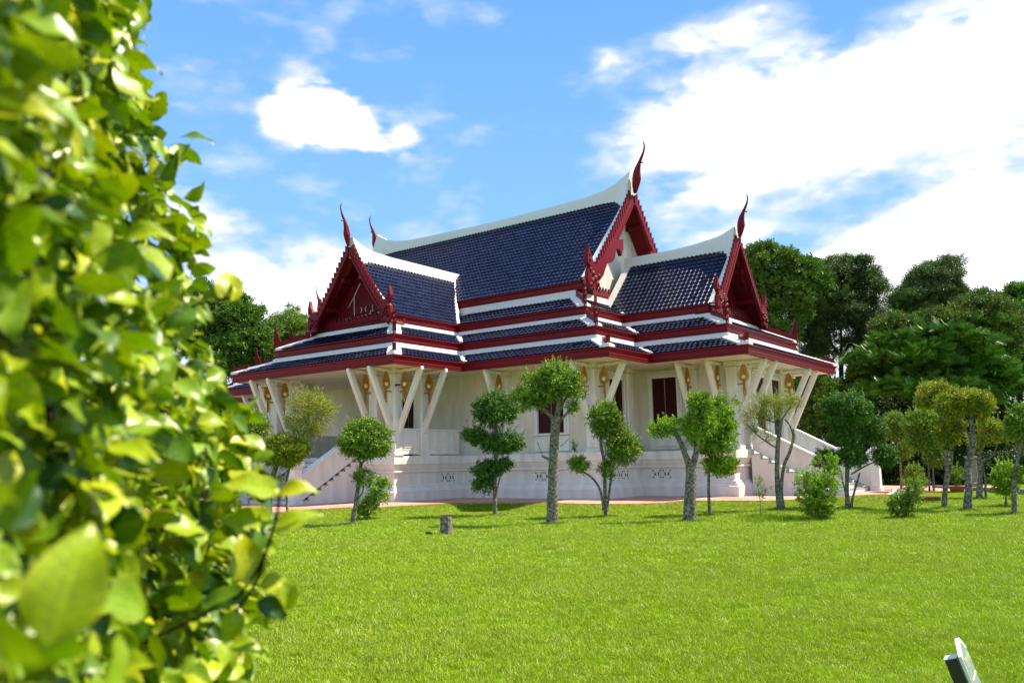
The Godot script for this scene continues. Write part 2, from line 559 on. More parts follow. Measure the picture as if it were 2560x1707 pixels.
func build_ground() -> void:
	ground_noise.seed = 3
	ground_noise.frequency = 0.35
	for a in PAVE: coarse_pave.append(V2(a[0], a[1]))
	var xs := [-700.0, -300.0, -120.0, -60.0, -30.0, -18.0, -12.0]
	var x := -10.0
	while x < 34.0:
		xs.append(x); x += 0.18 if x > 6.6 and x < 11.2 else 0.45
	xs.append_array([36.0, 40.0, 50.0, 70.0, 120.0, 300.0, 700.0])
	var zs := [-700.0, -300.0, -120.0, -60.0, -30.0, -20.0, -14.0]
	x = -12.0
	while x < 40.0:
		zs.append(x); x += 0.18 if x > 10.3 and x < 13.4 else 0.45
	zs.append_array([42.0, 46.0, 56.0, 80.0, 140.0, 300.0, 700.0])
	var st := begin(true)
	var hs := []
	for zz in zs:
		var row := []
		for xx in xs: row.append(V(xx, gh(xx, zz), zz))
		hs.append(row)
	for j in zs.size() - 1:
		for i in xs.size() - 1:
			quad(st, hs[j][i], hs[j][i + 1], hs[j + 1][i + 1], hs[j + 1][i])
	tag(put("ground", done(st), M.soil), "", "", "", "structure")
	# terracotta walk round the temple
	st = begin()
	var poly := pave_poly()
	prism(st, poly, V(0, -0.07, 0), V(1, 0, 0), V(0, 0, 1), 0.14)
	tag(put("pavement", done(st), M.paving), "", "", "", "structure")
	# grass: tufts of blades
	var tufts := []
	for v in 1:
		st = begin()
		for b in 26:
			var a := rng.randf() * TAU
			var rr := 0.085 * sqrt(rng.randf())
			var p := V(cos(a) * rr, -0.01, sin(a) * rr)
			var lean := V(rng.randfn() * 0.45, 1.0, rng.randfn() * 0.45).normalized()
			var L := rng.randf_range(0.035, 0.085)
			var side := lean.cross(V(rng.randf_range(-1, 1), 0.1, rng.randf_range(-1, 1))).normalized() * rng.randf_range(0.0018, 0.0032)
			var m := p + lean * L * 0.6
			var tip := p + lean * L + V(lean.x, -0.15, lean.z) * L * 0.35
			quad(st, p - side, m - side * 0.8, m + side * 0.8, p + side)
			face(st, m - side * 0.8, tip, m + side * 0.8)
		tufts.append(done(st))
	var f := V(-sin(YAW), 0, -cos(YAW))
	var rt := V(cos(YAW), 0, -sin(YAW))
	var where := []
	var cols := []
	var patch := FastNoiseLite.new()
	patch.seed = 9; patch.frequency = 0.22; patch.fractal_octaves = 3
	for ring in [[5.2, 9.0, 260.0, 0.9], [9.0, 14.0, 150.0, 1.05], [14.0, 21.0, 75.0, 1.35], [21.0, 34.0, 34.0, 1.8]]:
		var area: float = 0.68 * (ring[1] * ring[1] - ring[0] * ring[0]) + 4.0 * (ring[1] - ring[0])
		for i in int(area * ring[2]):
			var d := sqrt(rng.randf_range(ring[0] * ring[0], ring[1] * ring[1]))
			var l := rng.randf_range(-1.0, 1.0) * (0.68 * d + 2.0)
			var p := EYE + f * d + rt * l
			var e := edge_dist(coarse_pave, V2(p.x, p.z))
			if e < -0.06: continue
			p.y = gh(p.x, p.z)
			var s: float = ring[3] * rng.randf_range(0.75, 1.25)
			where.append(Transform3D(Basis(Vector3.UP, rng.randf() * TAU).scaled(V(s, s * rng.randf_range(0.8, 1.2) * (1.0 / sqrt(ring[3])), s)), p))
			var dry := clampf(1.0 - e / 2.8, 0.0, 1.0) * 0.75 + 0.28 * patch.get_noise_2d(p.x, p.z)
			var c := Color(0.29, 0.395, 0.016).lerp(Color(0.37, 0.325, 0.06), clampf(dry, 0.0, 0.85))
			if rng.randf() < 0.10: c = c.lerp(Color(0.5, 0.56, 0.16), 0.7)
			var t := rng.randf_range(0.78, 1.22) * (1.04 + 0.10 * patch.get_noise_2d(p.x * 3.0 + 50.0, p.z * 3.0))
			cols.append(Color(c.r * t, c.g * t, c.b * t))
	# longer grass left round trunks and bushes where the mower does not reach
	for b in LONG_GRASS:
		for i in int(b[2] * 130.0):
			var a := rng.randf() * TAU
			var rr: float = b[2] * sqrt(rng.randf())
			var p := V(b[0] + cos(a) * rr, 0, b[1] + sin(a) * rr)
			p.y = gh(p.x, p.z)
			var s := rng.randf_range(1.0, 1.6)
			where.append(Transform3D(Basis(Vector3.UP, rng.randf() * TAU).scaled(V(s, s * b[3] * (1.2 - 0.7 * rr / b[2]), s)), p))
			var t := rng.randf_range(0.7, 1.1)
			cols.append(Color(0.21 * t, 0.33 * t, 0.016 * t))
	var o := many("lawn_grass", tufts[0], M.grass, null, where, cols)
	tag(o, "bright green mown lawn grass in front of the temple", "grass", "", "stuff")
	# far kerb on the right
	var st2 := begin()
	beam(st2, V(20.9, 0.0, -6.6), V(27.5, 0.0, 0.6), 0.25, 0.22)
	tag(put("kerb", done(st2), M.stone), "", "", "", "structure")

# ---------- temple
# plan outline inset by d: 20 corners
func out(d: float) -> Array:
	var a := wx - d; var b := Zw - d; var c := Zm - d; var e := Xm - d; var g := Zp - d; var h := Xp - d
	var q := [V2(a, b), V2(a, c), V2(e, c), V2(e, g), V2(h, g)]
	var o := q.duplicate()
	for i in range(4, -1, -1): o.append(V2(q[i].x, -q[i].y))
	for i in 5: o.append(V2(-q[i].x, -q[i].y))
	for i in range(4, -1, -1): o.append(V2(-q[i].x, q[i].y))
	return o

func sweep(st: SurfaceTool, prof: Array, skip := [], scallop := 0.0) -> void:
	for i in prof.size() - 1:
		var o1 := out(prof[i][0]); var o2 := out(prof[i + 1][0])
		var y1: float = prof[i][1]; var y2: float = prof[i + 1][1]
		for k in 20:
			if k in skip: continue
			var j := (k + 1) % 20
			quad(st, V(o1[k].x, y1, o1[k].y), V(o1[j].x, y1, o1[j].y), V(o2[j].x, y2, o2[j].y), V(o2[k].x, y2, o2[k].y))

const ENDS := [4, 9, 14, 19]
const CONVEX := [0, 2, 4, 5, 7, 9, 10, 12, 14, 15, 17, 19]
func fascia_profile(d: float, h: float) -> Array:
	return [[d + 0.25, h + 0.015], [d - 0.045, h + 0.015], [d - 0.045, h - 0.035], [d - 0.005, h - 0.05], [d + 0.025, h - 0.09], [d + 0.02, h - 0.23], [d - 0.005, h - 0.24], [d - 0.005, h - 0.27], [d + 0.015, h - 0.28], [d + 0.015, h - 0.31], [d, h - 0.32], [d, h - FT], [d + 0.25, h - FT]]

func cap_profile(d: float, y0: float, y1: float) -> Array:
	return [[d + 0.02, y0 - 0.1], [d - 0.1, y0 - 0.03], [d - 0.1, y0 + 0.05], [d - 0.06, y0 + 0.07], [d - 0.06, y1 - 0.06], [d + 0.0, y1 - 0.04], [d + 0.03, y1 + 0.02]]

var tiles := []      # [part, transform, tone]

func tile_mesh() -> ArrayMesh:
	# a glazed tile: flat pan, round roll, thick lower lip; lower end at z = 0
	var st := begin()
	var xs := [-0.115, -0.03, 0.0, 0.035, 0.075, 0.105, 0.117]
	var ys := [0.006, 0.002, 0.014, 0.032, 0.032, 0.014, 0.004]
	var L := 0.40
	for i in 6:
		var a0 := V(xs[i], ys[i] + 0.048, 0); var b0 := V(xs[i + 1], ys[i + 1] + 0.048, 0)
		var a1 := V(xs[i], ys[i], -L); var b1 := V(xs[i + 1], ys[i + 1], -L)
		quad(st, a1, b1, b0, a0)
		quad(st, a0, b0, b0 - V(0, 0.052, 0.09), a0 - V(0, 0.052, 0.09))
	return done(st)

func lay_row(part: Node3D, a: Vector3, b: Vector3, down: Vector3, m0: float, m1: float, keep = null) -> void:
	var d := b - a
	var L := d.length()
	var x := d / L
	var y := down.cross(x).normalized()
	if y.y < 0: y = -y
	if x.cross(y).dot(down) < 0.0:
		a = b
		x = -x
		var mk := m0
		m0 = m1
		m1 = mk
	var n := int((L - m0 - m1) / 0.228)
	if n < 1: return
	var off := m0 + ((L - m0 - m1) - n * 0.228) / 2.0 + 0.114
	for i in n:
		var p := a + x * (off + i * 0.228)
		if keep != null and not keep.call(p): continue
		var j := V(rng.randf_range(-1, 1), rng.randf_range(-1, 1), rng.randf_range(-1, 1))
		var bs := Basis(x, y, x.cross(y))
		bs = bs.rotated(x, j.x * 0.012).rotated(y, j.y * 0.008)
		tiles.append([part, Transform3D(bs, p + y * (0.012 + j.z * 0.003)), rng.randf_range(0.6, 1.5) * (1.0 + 0.25 * thin.get_noise_3dv(p * 0.5))])

# heights of the big roofs above the ground
func main_y(z: float) -> float:
	var t := (4.72 - absf(z)) / 4.72
	return H0 + (MAIN_R - H0) * (t - 0.05 * t * (1.0 - t))
func side_y(a: float, hw: float) -> float:
	var t := (hw - absf(a)) / hw
	return H1 + (SIDE_R - H1) * (t - 0.05 * t * (1.0 - t))
func wing_y(x: float) -> float: return side_y(x, wx - D1)
func porch_y(z: float) -> float: return side_y(z, Zp - D1)
func skirt_y(d: float) -> float: return H1 + (d - D1) / (D0 - D1) * 0.78

func skirt(part: Node3D, d0: float, y0: float, run: float, rise: float, edges: Array, rows: int, keep = null) -> void:
	var st := begin()
	for k in edges:
		var j: int = (k + 1) % 20
		for r in rows:
			var t0 := float(r) / rows
			var t1 := float(r + 1) / rows
			var o0 := out(d0 + run * t0); var o1 := out(d0 + run * t1)
			var a := V(o0[k].x, y0 + rise * t0, o0[k].y); var b := V(o0[j].x, y0 + rise * t0, o0[j].y)
			var a1 := V(o1[k].x, y0 + rise * t1, o1[k].y); var b1 := V(o1[j].x, y0 + rise * t1, o1[j].y)
			quad(st, a1, b1, b, a)
			var edge := (b - a).normalized()
			var nrm := edge.cross((a1 - a)).normalized()
			var down := edge.cross(nrm)
			if down.y > 0: down = -down
			lay_row(part, a, b, down, 0.42 if k in CONVEX else 0.02, 0.42 if j in CONVEX else 0.02, keep)
	put("roof_deck", done(st), M.deck, part)

# white plaster on the hips (convex) and valleys (concave) of a skirt
func hips(part: Node3D, d0: float, y0: float, run: float, rise: float, corners: Array) -> void:
	for k in corners:
		var o0 := out(d0 - 0.03); var o1 := out(d0 + run)
		var p := V(o0[k].x, y0 + 0.02, o0[k].y); var q := V(o1[k].x, y0 + rise, o1[k].y)
		var sx := signf(p.x); var sz := signf(p.z)
		if k in CONVEX:
			var st := begin()
			var w := 0.44
			var up := V(0, 0.09, 0)
			var hi := V(0, 0.13, 0)
			var ax := V(-sx * w, 0, 0); var az := V(0, 0, -sz * w)
			# flat of the hip on either slope, with a raised spine
			for pair in [[ax, V(0, 0, sz * 0.03)], [az, V(sx * 0.03, 0, 0)]]:
				var e: Vector3 = pair[0]
				var qe: Vector3 = q + e * 0.8
				var list := [p + hi, p + e + up, qe + up, q + hi]
				var flip: bool = (list[1] - list[0]).cross(list[2] - list[0]).y > 0
				if flip: quad(st, list[0], list[3], list[2], list[1])
				else: quad(st, list[0], list[1], list[2], list[3])
				quad(st, p + hi, p - V(0, 0.03, 0), p + e - V(0, 0.03, 0), p + e + up)
				quad(st, p + e + up, p + e - V(0, 0.05, 0), qe - V(0, 0.05, 0), qe + up)
			put("hip_cap", done(st), M.white_trim, part)
		else:
			var st := begin(true)
			var pts := []; var rad := []
			for i in 9:
				pts.append(p.lerp(q, i / 8.0) + V(rng.randf_range(-0.04, 0.04), 0.03, rng.randf_range(-0.04, 0.04)))
				rad.append(rng.randf_range(0.09, 0.15))
			tube(st, pts, rad, 7, Vector3.UP, 0.55, 0.25)
			put("valley_plaster", done(st), M.plaster, part)

# a carved red crest along a hip with a flame finial at its foot (tall) or an upturned stub
func crest(part: Node3D, d0: float, y0: float, run: float, rise: float, k: int, tall: bool) -> void:
	var o0 := out(d0); var o1 := out(d0 + run)
	var p := V(o0[k].x, y0 + 0.12, o0[k].y); var q := V(o1[k].x, y0 + rise + 0.12, o1[k].y)
	var A := (q - p); A.y = 0
	var L := A.length(); A = A.normalized()
	var sl := rise / L
	var st := begin()
	if tall:
		var poly := PackedVector2Array([V2(0.1, sl * 0.1 - 0.05), V2(L * 0.86, sl * L * 0.86 - 0.05), V2(L * 0.86, sl * L * 0.86 + 0.36)])
		var n := 5
		for i in n:
			var t := L * (0.86 - 0.62 * (i + 1.0) / n)
			poly.append(V2(t + 0.02, sl * t + 0.34 - 0.05 * (i % 2)))
			poly.append(V2(t + 0.0, sl * t + 0.24))
		poly.append(V2(0.28, 0.30))
		prism(st, poly, p, A, Vector3.UP, 0.07)
		put("hip_crest", done(st), M.red_carved, part)
		st = begin()
		var fl := PackedVector2Array([V2(-0.02, -0.12), V2(0.3, -0.05), V2(0.33, 0.2), V2(0.24, 0.42), V2(0.17, 0.62), V2(0.1, 0.8), V2(0.05, 1.0), V2(0.02, 1.2), V2(-0.01, 1.02), V2(-0.045, 0.84), V2(-0.02, 0.76), V2(-0.07, 0.62), V2(-0.03, 0.55), V2(-0.075, 0.4), V2(-0.02, 0.3), V2(-0.06, 0.12)])
		prism(st, fl, p, A, Vector3.UP, 0.12)
		var side := A.cross(Vector3.UP)
		for s in [-1, 1]:
			prism(st, PackedVector2Array([V2(0.03, 0.0), V2(0.24, 0.02), V2(0.22, 0.24), V2(0.12, 0.5), V2(0.03, 0.86), V2(0.01, 0.45)]), p + side * s * 0.07, A, Vector3.UP, 0.03)
		put("flame_finial", done(st), M.red_carved, part)
	else:
		prism(st, PackedVector2Array([V2(0.12, -0.02), V2(0.75, sl * 0.75 - 0.02), V2(0.75, sl * 0.75 + 0.18), V2(0.5, 0.25), V2(0.3, 0.24), V2(0.05, 0.37), V2(0.1, 0.2)]), p, A, Vector3.UP, 0.16)
		put("hip_stub", done(st), M.red_carved, part)

# white ridge: sections [s along the ridge, top, bottom, half width at the bottom]
func ridge(part: Node3D, O: Vector3, dir: Vector3, secs: Array) -> void:
	var st := begin()
	var side := dir.cross(Vector3.UP)
	var rings := []
	for s in secs:
		var c: Vector3 = O + dir * s[0]
		var hb: float = s[3]
		rings.append([c + side * hb + V(0, s[2], 0), c + side * minf(hb, 0.17) + V(0, s[1] - 0.16, 0), c + side * 0.13 + V(0, s[1], 0), c - side * 0.13 + V(0, s[1], 0), c - side * minf(hb, 0.17) + V(0, s[1] - 0.16, 0), c - side * hb + V(0, s[2], 0)])
	for i in rings.size() - 1:
		for k in 5: quad(st, rings[i][k], rings[i + 1][k], rings[i + 1][k + 1], rings[i][k + 1])
	for e in [0, rings.size() - 1]:
		for k in [1, 2, 3, 4]: face(st, rings[e][0], rings[e][k], rings[e][k + 1] if k < 5 else rings[e][0])
	put("ridge", done(st), M.white_trim, part)

# a gable end: O on the axis at the bargeboard plane, A sideways, N outwards
const NAGA := [Vector2(-2.37,2.38),Vector2(-3.24,2.55),Vector2(-3.23,2.07),Vector2(-3.04,1.67),Vector2(-2.87,1.94),Vector2(-2.60,1.98),Vector2(-2.49,1.84),Vector2(-2.38,1.46),Vector2(-2.13,1.19),Vector2(-1.65,1.05),Vector2(-1.43,0.74),Vector2(-1.26,0.42),Vector2(-0.83,0.05),Vector2(-0.77,-0.25),Vector2(-0.03,-0.39),Vector2(0.13,0.08),Vector2(0.07,0.40),Vector2(-0.12,0.67),Vector2(0.09,0.82),Vector2(0.12,1.00),Vector2(-0.03,1.61),Vector2(-0.15,1.32),Vector2(-0.49,0.79),Vector2(-0.73,0.76),Vector2(-1.21,1.22),Vector2(-1.65,1.71),Vector2(-2.09,2.16)]

const TAIL := [Vector2(-1.0, 0.42), Vector2(-0.82, 0.0), Vector2(-0.72, -0.34), Vector2(-0.03, -0.5), Vector2(0.13, 0.0), Vector2(0.07, 0.4), Vector2(-0.12, 0.6), Vector2(0.09, 0.8), Vector2(0.12, 1.0), Vector2(-0.03, 1.55), Vector2(-0.15, 1.25), Vector2(-0.4, 0.78), Vector2(-0.62, 0.85)]
func gable(called: String, O: Vector3, A: Vector3, N: Vector3, hw: float, roof: Callable, deep: float, kk: float, big: bool, fmat: Material, base_y: float) -> void:
	var g := node(called, temple)
	var yr: float = roof.call(0.0)
	var under := func(a: float) -> float: return (main_y(a) if big else (porch_y(a) if absf(N.x) > 0.5 else wing_y(a))) - 0.16
	var n := 14
	var up := Vector3.UP
	for s in [-1.0, 1.0]:
		var As: Vector3 = A * s
		var poly := PackedVector2Array()
		var last := 0.56 if big else 0.93
		var off0 := 0.42 * kk; var off1 := 0.95 * kk
		for i in n + 1:
			var a := hw * (0.02 + last * i / n)
			poly.append(V2(a, roof.call(a) - off0 + (0.0)))
		for i in range(n, -1, -1):
			var a := maxf(hw * (0.02 + last * i / n), 0.0)
			poly.append(V2(a, roof.call(a) - off1))
		var st := begin()
		prism(st, poly, O, As, up, 0.12)
		# a raised moulding along its inner edge
		for i in n:
			var a := hw * (0.02 + last * i / n); var b := hw * (0.02 + last * (i + 1.0) / n)
			beam(st, O + N * 0.075 + As * a + up * (roof.call(a) - off1 + 0.06), O + N * 0.075 + As * b + up * (roof.call(b) - off1 + 0.06), 0.06, 0.07, N, 0.0)
		put("bargeboard", done(st), M.red, g)
		# comb of blades between board and roof edge
		var cnt := 19 if big else 14
		for i in cnt:
			var a := hw * (0.06 + 0.80 * i / cnt); var w := hw * 0.80 / cnt
			var a2 := a + w * 0.56
			st = begin()
			var y1: float = roof.call(a); var y2: float = roof.call(a2)
			prism(st, PackedVector2Array([V2(a, y1 - off0 - 0.05), V2(a2, y2 - off0 - 0.05), V2(a2 + w * 0.1, y2 - 0.12 * kk), V2(a2 + w * 0.12, y2 + 0.13 * kk), V2(a2 - w * 0.25, y2 + 0.06 * kk), V2(a + w * 0.04, y1 - 0.1 * kk)]), O - N * 0.005, As, up, 0.1)
			put("blade", done(st), M.red, g)
		# serpent body and flame tail at the foot
		st = begin()
		var ng := PackedVector2Array()
		for p in (NAGA if big else TAIL): ng.append(V2(hw + p.x * (1.0 if big else 0.72), roof.call(hw) + p.y * (1.0 if big else 0.8)))
		prism(st, ng, O + N * 0.03, As, up, 0.2 if big else 0.16)
		put("serpent", done(st), M.red, g)
		st = begin()
		var sc := 1.0 if big else 0.66
		var fo: Vector3 = O + N * 0.14 + As * hw + up * roof.call(hw)
		for q in [[V2(-0.72, -0.1), 0.2], [V2(-0.55, 0.15), 0.17], [V2(-0.3, 0.0), 0.18], [V2(-0.35, 0.35), 0.15], [V2(-0.12, 0.5), 0.1], [V2(-0.1, 0.95), 0.08], [V2(-0.08, 1.2), 0.06], [V2(-0.85, 0.3), 0.12], [V2(-0.15, -0.2), 0.13]]:
			var c: Vector3 = fo + As * q[0].x * sc + up * q[0].y * sc
			tube(st, [c - N * 0.1, c, c + N * 0.05], [q[1] * sc, q[1] * sc * 0.85, q[1] * sc * 0.3], 6)
		put("carving", done(st), M.red_carved, g)
		# underside of the overhang
		st = begin()
		for i in 10:
			var a := hw * i / 10.0; var b := hw * (i + 1) / 10.0
			var p: Vector3 = O + As * a + up * (roof.call(a) - off0 - 0.1) - N * 0.06; var q: Vector3 = O + As * b + up * (roof.call(b) - off0 - 0.1) - N * 0.06
			var back := -N * (0.32 if big else 0.27)
			var ub := V(0, minf(0.0, under.call(a) - (roof.call(a) - off0 - 0.1)), 0); var uc := V(0, minf(0.0, under.call(b) - (roof.call(b) - off0 - 0.1)), 0)
			var far_ := -N * (deep - 0.06)
			quad(st, p + back + ub - up * 0.05, p + far_ + ub - up * 0.05, q + far_ + uc - up * 0.05, q + back + uc - up * 0.05)
			quad(st, p + back + ub, p + far_ + ub, q + far_ + uc, q + back + uc)
			quad(st, p - up * 0.05, p + back + ub - up * 0.05, q + back + uc - up * 0.05, q - up * 0.05)
			quad(st, p, q, q + back + uc, p + back + ub)
			quad(st, p, p - up * 0.05, q - up * 0.05, q)
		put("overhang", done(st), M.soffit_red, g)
		# purlin ends
		for f in ([0.2, 0.52, 0.8] if big else [0.22, 0.62]):
			st = begin()
			var a: float = hw * f
			var c: Vector3 = O + As * a + up * (under.call(a) - 0.2)
			box(st, V(-0.1, -0.11, -deep), V(0.1, 0.11, -0.1), 0.01, Transform3D(Basis(A, up, A.cross(up)) if A.cross(up).dot(N) > 0 else Basis(-A, up, (-A).cross(up)), c))
			put("purlin", done(st), M.red, g)
	# white plaster verge from the last tiles up to the boards
	for s in [-1.0, 1.0]:
		var st := begin()
		for i in 12:
			var a := hw * 0.97 * i / 12.0; var b := hw * 0.97 * (i + 1) / 12.0
			var t0: float = main_y(a) if big else (porch_y(a) if absf(N.x) > 0.5 else wing_y(a))
			var t1: float = main_y(b) if big else (porch_y(b) if absf(N.x) > 0.5 else wing_y(b))
			var p0: Vector3 = O - N * (0.42 if big else 0.36) + A * s * a + up * (t0 + 0.05); var p1: Vector3 = O - N * (0.42 if big else 0.36) + A * s * b + up * (t1 + 0.05)
			var q0: Vector3 = O - N * 0.065 + A * s * a + up * (maxf(roof.call(a), t0) - 0.02); var q1: Vector3 = O - N * 0.065 + A * s * b + up * (maxf(roof.call(b), t1) - 0.02)
			quad(st, p0, q0, q1, p1)
			quad(st, q0, q0 - up * 0.16, q1 - up * 0.16, q1)
			quad(st, p0 - up * 0.12, p1 - up * 0.12, q1 - up * 0.16, q0 - up * 0.16)
		put("verge", done(st), M.white_trim, g)
	# the triangular field
	var tri_ := PackedVector2Array()
	for i in range(-10, 11): tri_.append(V2(hw * 0.98 * i / 10.0, under.call(hw * 0.98 * i / 10.0)))
	tri_.append(V2(hw * 0.98, base_y - 0.35)); tri_.append(V2(-hw * 0.98, base_y - 0.35))
	var sf := begin()
	prism(sf, tri_, O - N * (deep + 0.05), A, up, 0.1)
	put("gable_field", done(sf), fmat, g)
	# carved band with a row of spikes
	var band := PackedVector2Array([V2(-hw * 0.9, base_y)])
	var sp := int(hw * 1.8 / 0.27)
	for i in sp:
		var a := -hw * 0.9 + hw * 1.8 * i / sp; var b := -hw * 0.9 + hw * 1.8 * (i + 1) / sp
		band.append(V2(a, base_y + 0.42)); band.append(V2((a + b) / 2, base_y + 0.72)); band.append(V2(b - 0.01, base_y + 0.42))
	band.append(V2(hw * 0.9, base_y))
	sf = begin()
	prism(sf, band, O - N * (deep - 0.32), A, up, 0.09)
	for i in sp * 2:
		var a := -hw * 0.88 + hw * 1.76 * (i + 0.5) / (sp * 2)
		for v in [0.1, 0.28]:
			var c: Vector3 = O - N * (deep - 0.37) + A * (a + 0.05 * (v * 5)) + up * (base_y + v)
			tube(sf, [c - N * 0.04, c + N * 0.03], [0.075, 0.03], 5)
	put("carved_band", done(sf), M.red_carved, g)
	# swan-like finial at the apex
	var ch := [[0.12, 15.0, 0.08], [0.18, 15.4, 0.19], [0.24, 15.72, 0.235], [0.26, 15.98, 0.205], [0.32, 16.25, 0.16], [0.45, 16.58, 0.11], [0.6, 16.85, 0.09], [0.71, 17.1, 0.066], [0.76, 17.32, 0.05], [0.74, 17.5, 0.04], [0.68, 17.66, 0.012]]
	var pts := []; var rad := []
	var k2 := 1.0 if big else 0.76
	for c in ch:
		pts.append(O + N * c[0] * k2 + up * (yr + (c[1] - 15.47) * k2)); rad.append(c[2] * k2 * (1.05 if c[1] < 16.3 else 0.85))
	var cv := curve(pts, rad, 3)
	sf = begin(true)
	tube(sf, cv[0], cv[1], 10, A, 0.72)
	var bk: Vector3 = pts[5] + N * 0.04
	tube(sf, [bk, bk + N * 0.13 * k2 - up * 0.07 * k2, bk + N * 0.2 * k2 - up * 0.03 * k2], [0.06 * k2, 0.04 * k2, 0.01], 6)
	put("horn_finial", done(sf), M.red, g)

func window(at: Vector3, A: Vector3, N: Vector3, w: float, y0: float, y1: float, door := false) -> void:
	# at: on the wall at ground height below the middle; A sideways, N outwards
	var o := node("door" if door else "window", temple)
	var t := Transform3D(Basis(A, Vector3.UP, N), at)
	if A.cross(Vector3.UP).dot(N) < 0: t = Transform3D(Basis(-A, Vector3.UP, N), at)
	var st := begin()
	var h := w / 2.0
	for f in [[0.0, 0.12, 0.10], [0.12, 0.1, 0.055]]:
		var i: float = h + f[0]; var j: float = h + f[0] + f[1]; var p: float = f[2]
		box(st, V(-j, y0 - 0.02, -0.05), V(-i, y1 + f[0], p), 0.01, t)
		box(st, V(i, y0 - 0.02, -0.05), V(j, y1 + f[0], p), 0.01, t)
		box(st, V(-j, y1 + f[0], -0.05), V(j, y1 + f[0] + f[1], p), 0.01, t)
	box(st, V(-h - 0.24, y1 + 0.24, -0.05), V(h + 0.24, y1 + 0.30, 0.14), 0.01, t)
	put("frame", done(st), M.white_trim, o)
	for s in [-1, 1]:
		st = begin()
		box(st, V(s * 0.006, y0, -0.06), V(s * h, y1, 0.004), 0.004, t)
		for v in [[0.06, 0.42], [0.5, 0.94]]:
			box(st, V(s * h * 0.2, lerpf(y0, y1, v[0]), 0.0), V(s * h * 0.82, lerpf(y0, y1, v[1]), 0.018), 0.006, t)
		put("shutter" if not door else "leaf", done(st), M.shutter, o)
	if not door:
		st = begin()
		box(st, V(-h - 0.24, y0 - 0.10, -0.05), V(h + 0.24, y0 - 0.02, 0.15), 0.01, t)
		put("sill", done(st), M.white_trim, o)
		st = begin()
		var b := y0 - 0.12
		box(st, V(-h - 0.2, PLAT + 0.08, -0.05), V(h + 0.2, b, 0.05), 0.01, t)
		box(st, V(-h * 0.75, PLAT + 0.2, 0.0), V(h * 0.75, b - 0.12, 0.075), 0.02, t)
		put("panel", done(st), M.white, o)

func column(x: float, z: float, w := 0.49, top := 5.56) -> void:
	var o := begin()
	var h := w / 2.0
	box(o, V(x - h - 0.03, PLAT, z - h - 0.03), V(x + h + 0.03, PLAT + 0.16, z + h + 0.03), 0.02)
	box(o, V(x - h, PLAT + 0.16, z - h), V(x + h, top - 0.2, z + h), 0.035)
	box(o, V(x - h - 0.025, top - 0.32, z - h - 0.025), V(x + h + 0.025, top - 0.26, z + h + 0.025), 0.012)
	box(o, V(x - h - 0.04, top - 0.2, z - h - 0.04), V(x + h + 0.04, top, z + h + 0.04), 0.02)
	put("column", done(o), M.white, temple)

func brace(p: Vector3, N: Vector3, reach := 1.2) -> void:
	# from the column face p (at the foot) slanting out along N to the eaves
	var st := begin()
	var S := N.cross(Vector3.UP)
	beam(st, p + N * -0.08 + V(0, 3.0 - 0.12, 0), p + N * reach + V(0, 5.5, 0), 0.2, 0.25, S, 0.03)
	put("brace", done(st), M.white, temple)
	st = begin()
	beam(st, p - N * 0.1 + V(0, 5.44, 0), p + N * (reach + 0.1) + V(0, 5.49, 0), 0.16, 0.12, S, 0.015)
	put("bracket_beam", done(st), M.white, temple)

func railing(a: Vector3, b: Vector3, N: Vector3) -> void:
	# a solid white balustrade with panels, a gap at its foot
	var o := node("balustrade", temple)
	var t := Transform3D(Basis((b - a).normalized(), Vector3.UP, N), a)
	if (b - a).cross(Vector3.UP).dot(N) < 0: t = Transform3D(Basis((a - b).normalized(), Vector3.UP, N), b)
	var L := a.distance_to(b)
	var st := begin()
	box(st, V(0, 0.07, -0.07), V(L, 1.08, 0.05), 0.01, t)
	put("wall", done(st), M.white, o)
	st = begin()
	box(st, V(-0.01, 1.08, -0.1), V(L + 0.01, 1.16, 0.09), 0.015, t)
	put("rail", done(st), M.white_trim, o)
	var n := maxi(1, roundi(L / 0.8))
	for i in n:
		var x0 := L * i / n + 0.07; var x1 := L * (i + 1) / n - 0.07
		st = begin()
		box(st, V(x0, 0.24, 0.03), V(x1, 0.93, 0.065), 0.012, t)
		box(st, V(x0 + 0.1, 0.34, 0.05), V(x1 - 0.1, 0.83, 0.085), 0.02, t)
		put("panel", done(st), M.white, o)

func vent(c: Vector3, A: Vector3, N: Vector3) -> void:
	# pierced pattern: small dark wedges set as two crosses
	var o := node("vent", temple)
	for k in [-0.24, 0.24]:
		for sx in [-1, 1]:
			for sy in [-1, 1]:
				var st := begin()
				prism(st, PackedVector2Array([V2(k + sx * 0.21, sy * 0.165), V2(k + sx * 0.13, sy * 0.16), V2(k + sx * 0.15, sy * 0.115), V2(k + sx * 0.2, sy * 0.12)]), c, A, Vector3.UP, 0.012)
				put("vent_hole", done(st), M.dark, o)
				st = begin()
				prism(st, PackedVector2Array([V2(k + sx * 0.04, sy * 0.002), V2(k + sx * 0.085, sy * 0.075), V2(k + sx * 0.12, sy * 0.07), V2(k + sx * 0.1, sy * 0.002)]), c, A, Vector3.UP, 0.012)
				put("vent_hole", done(st), M.dark, o)

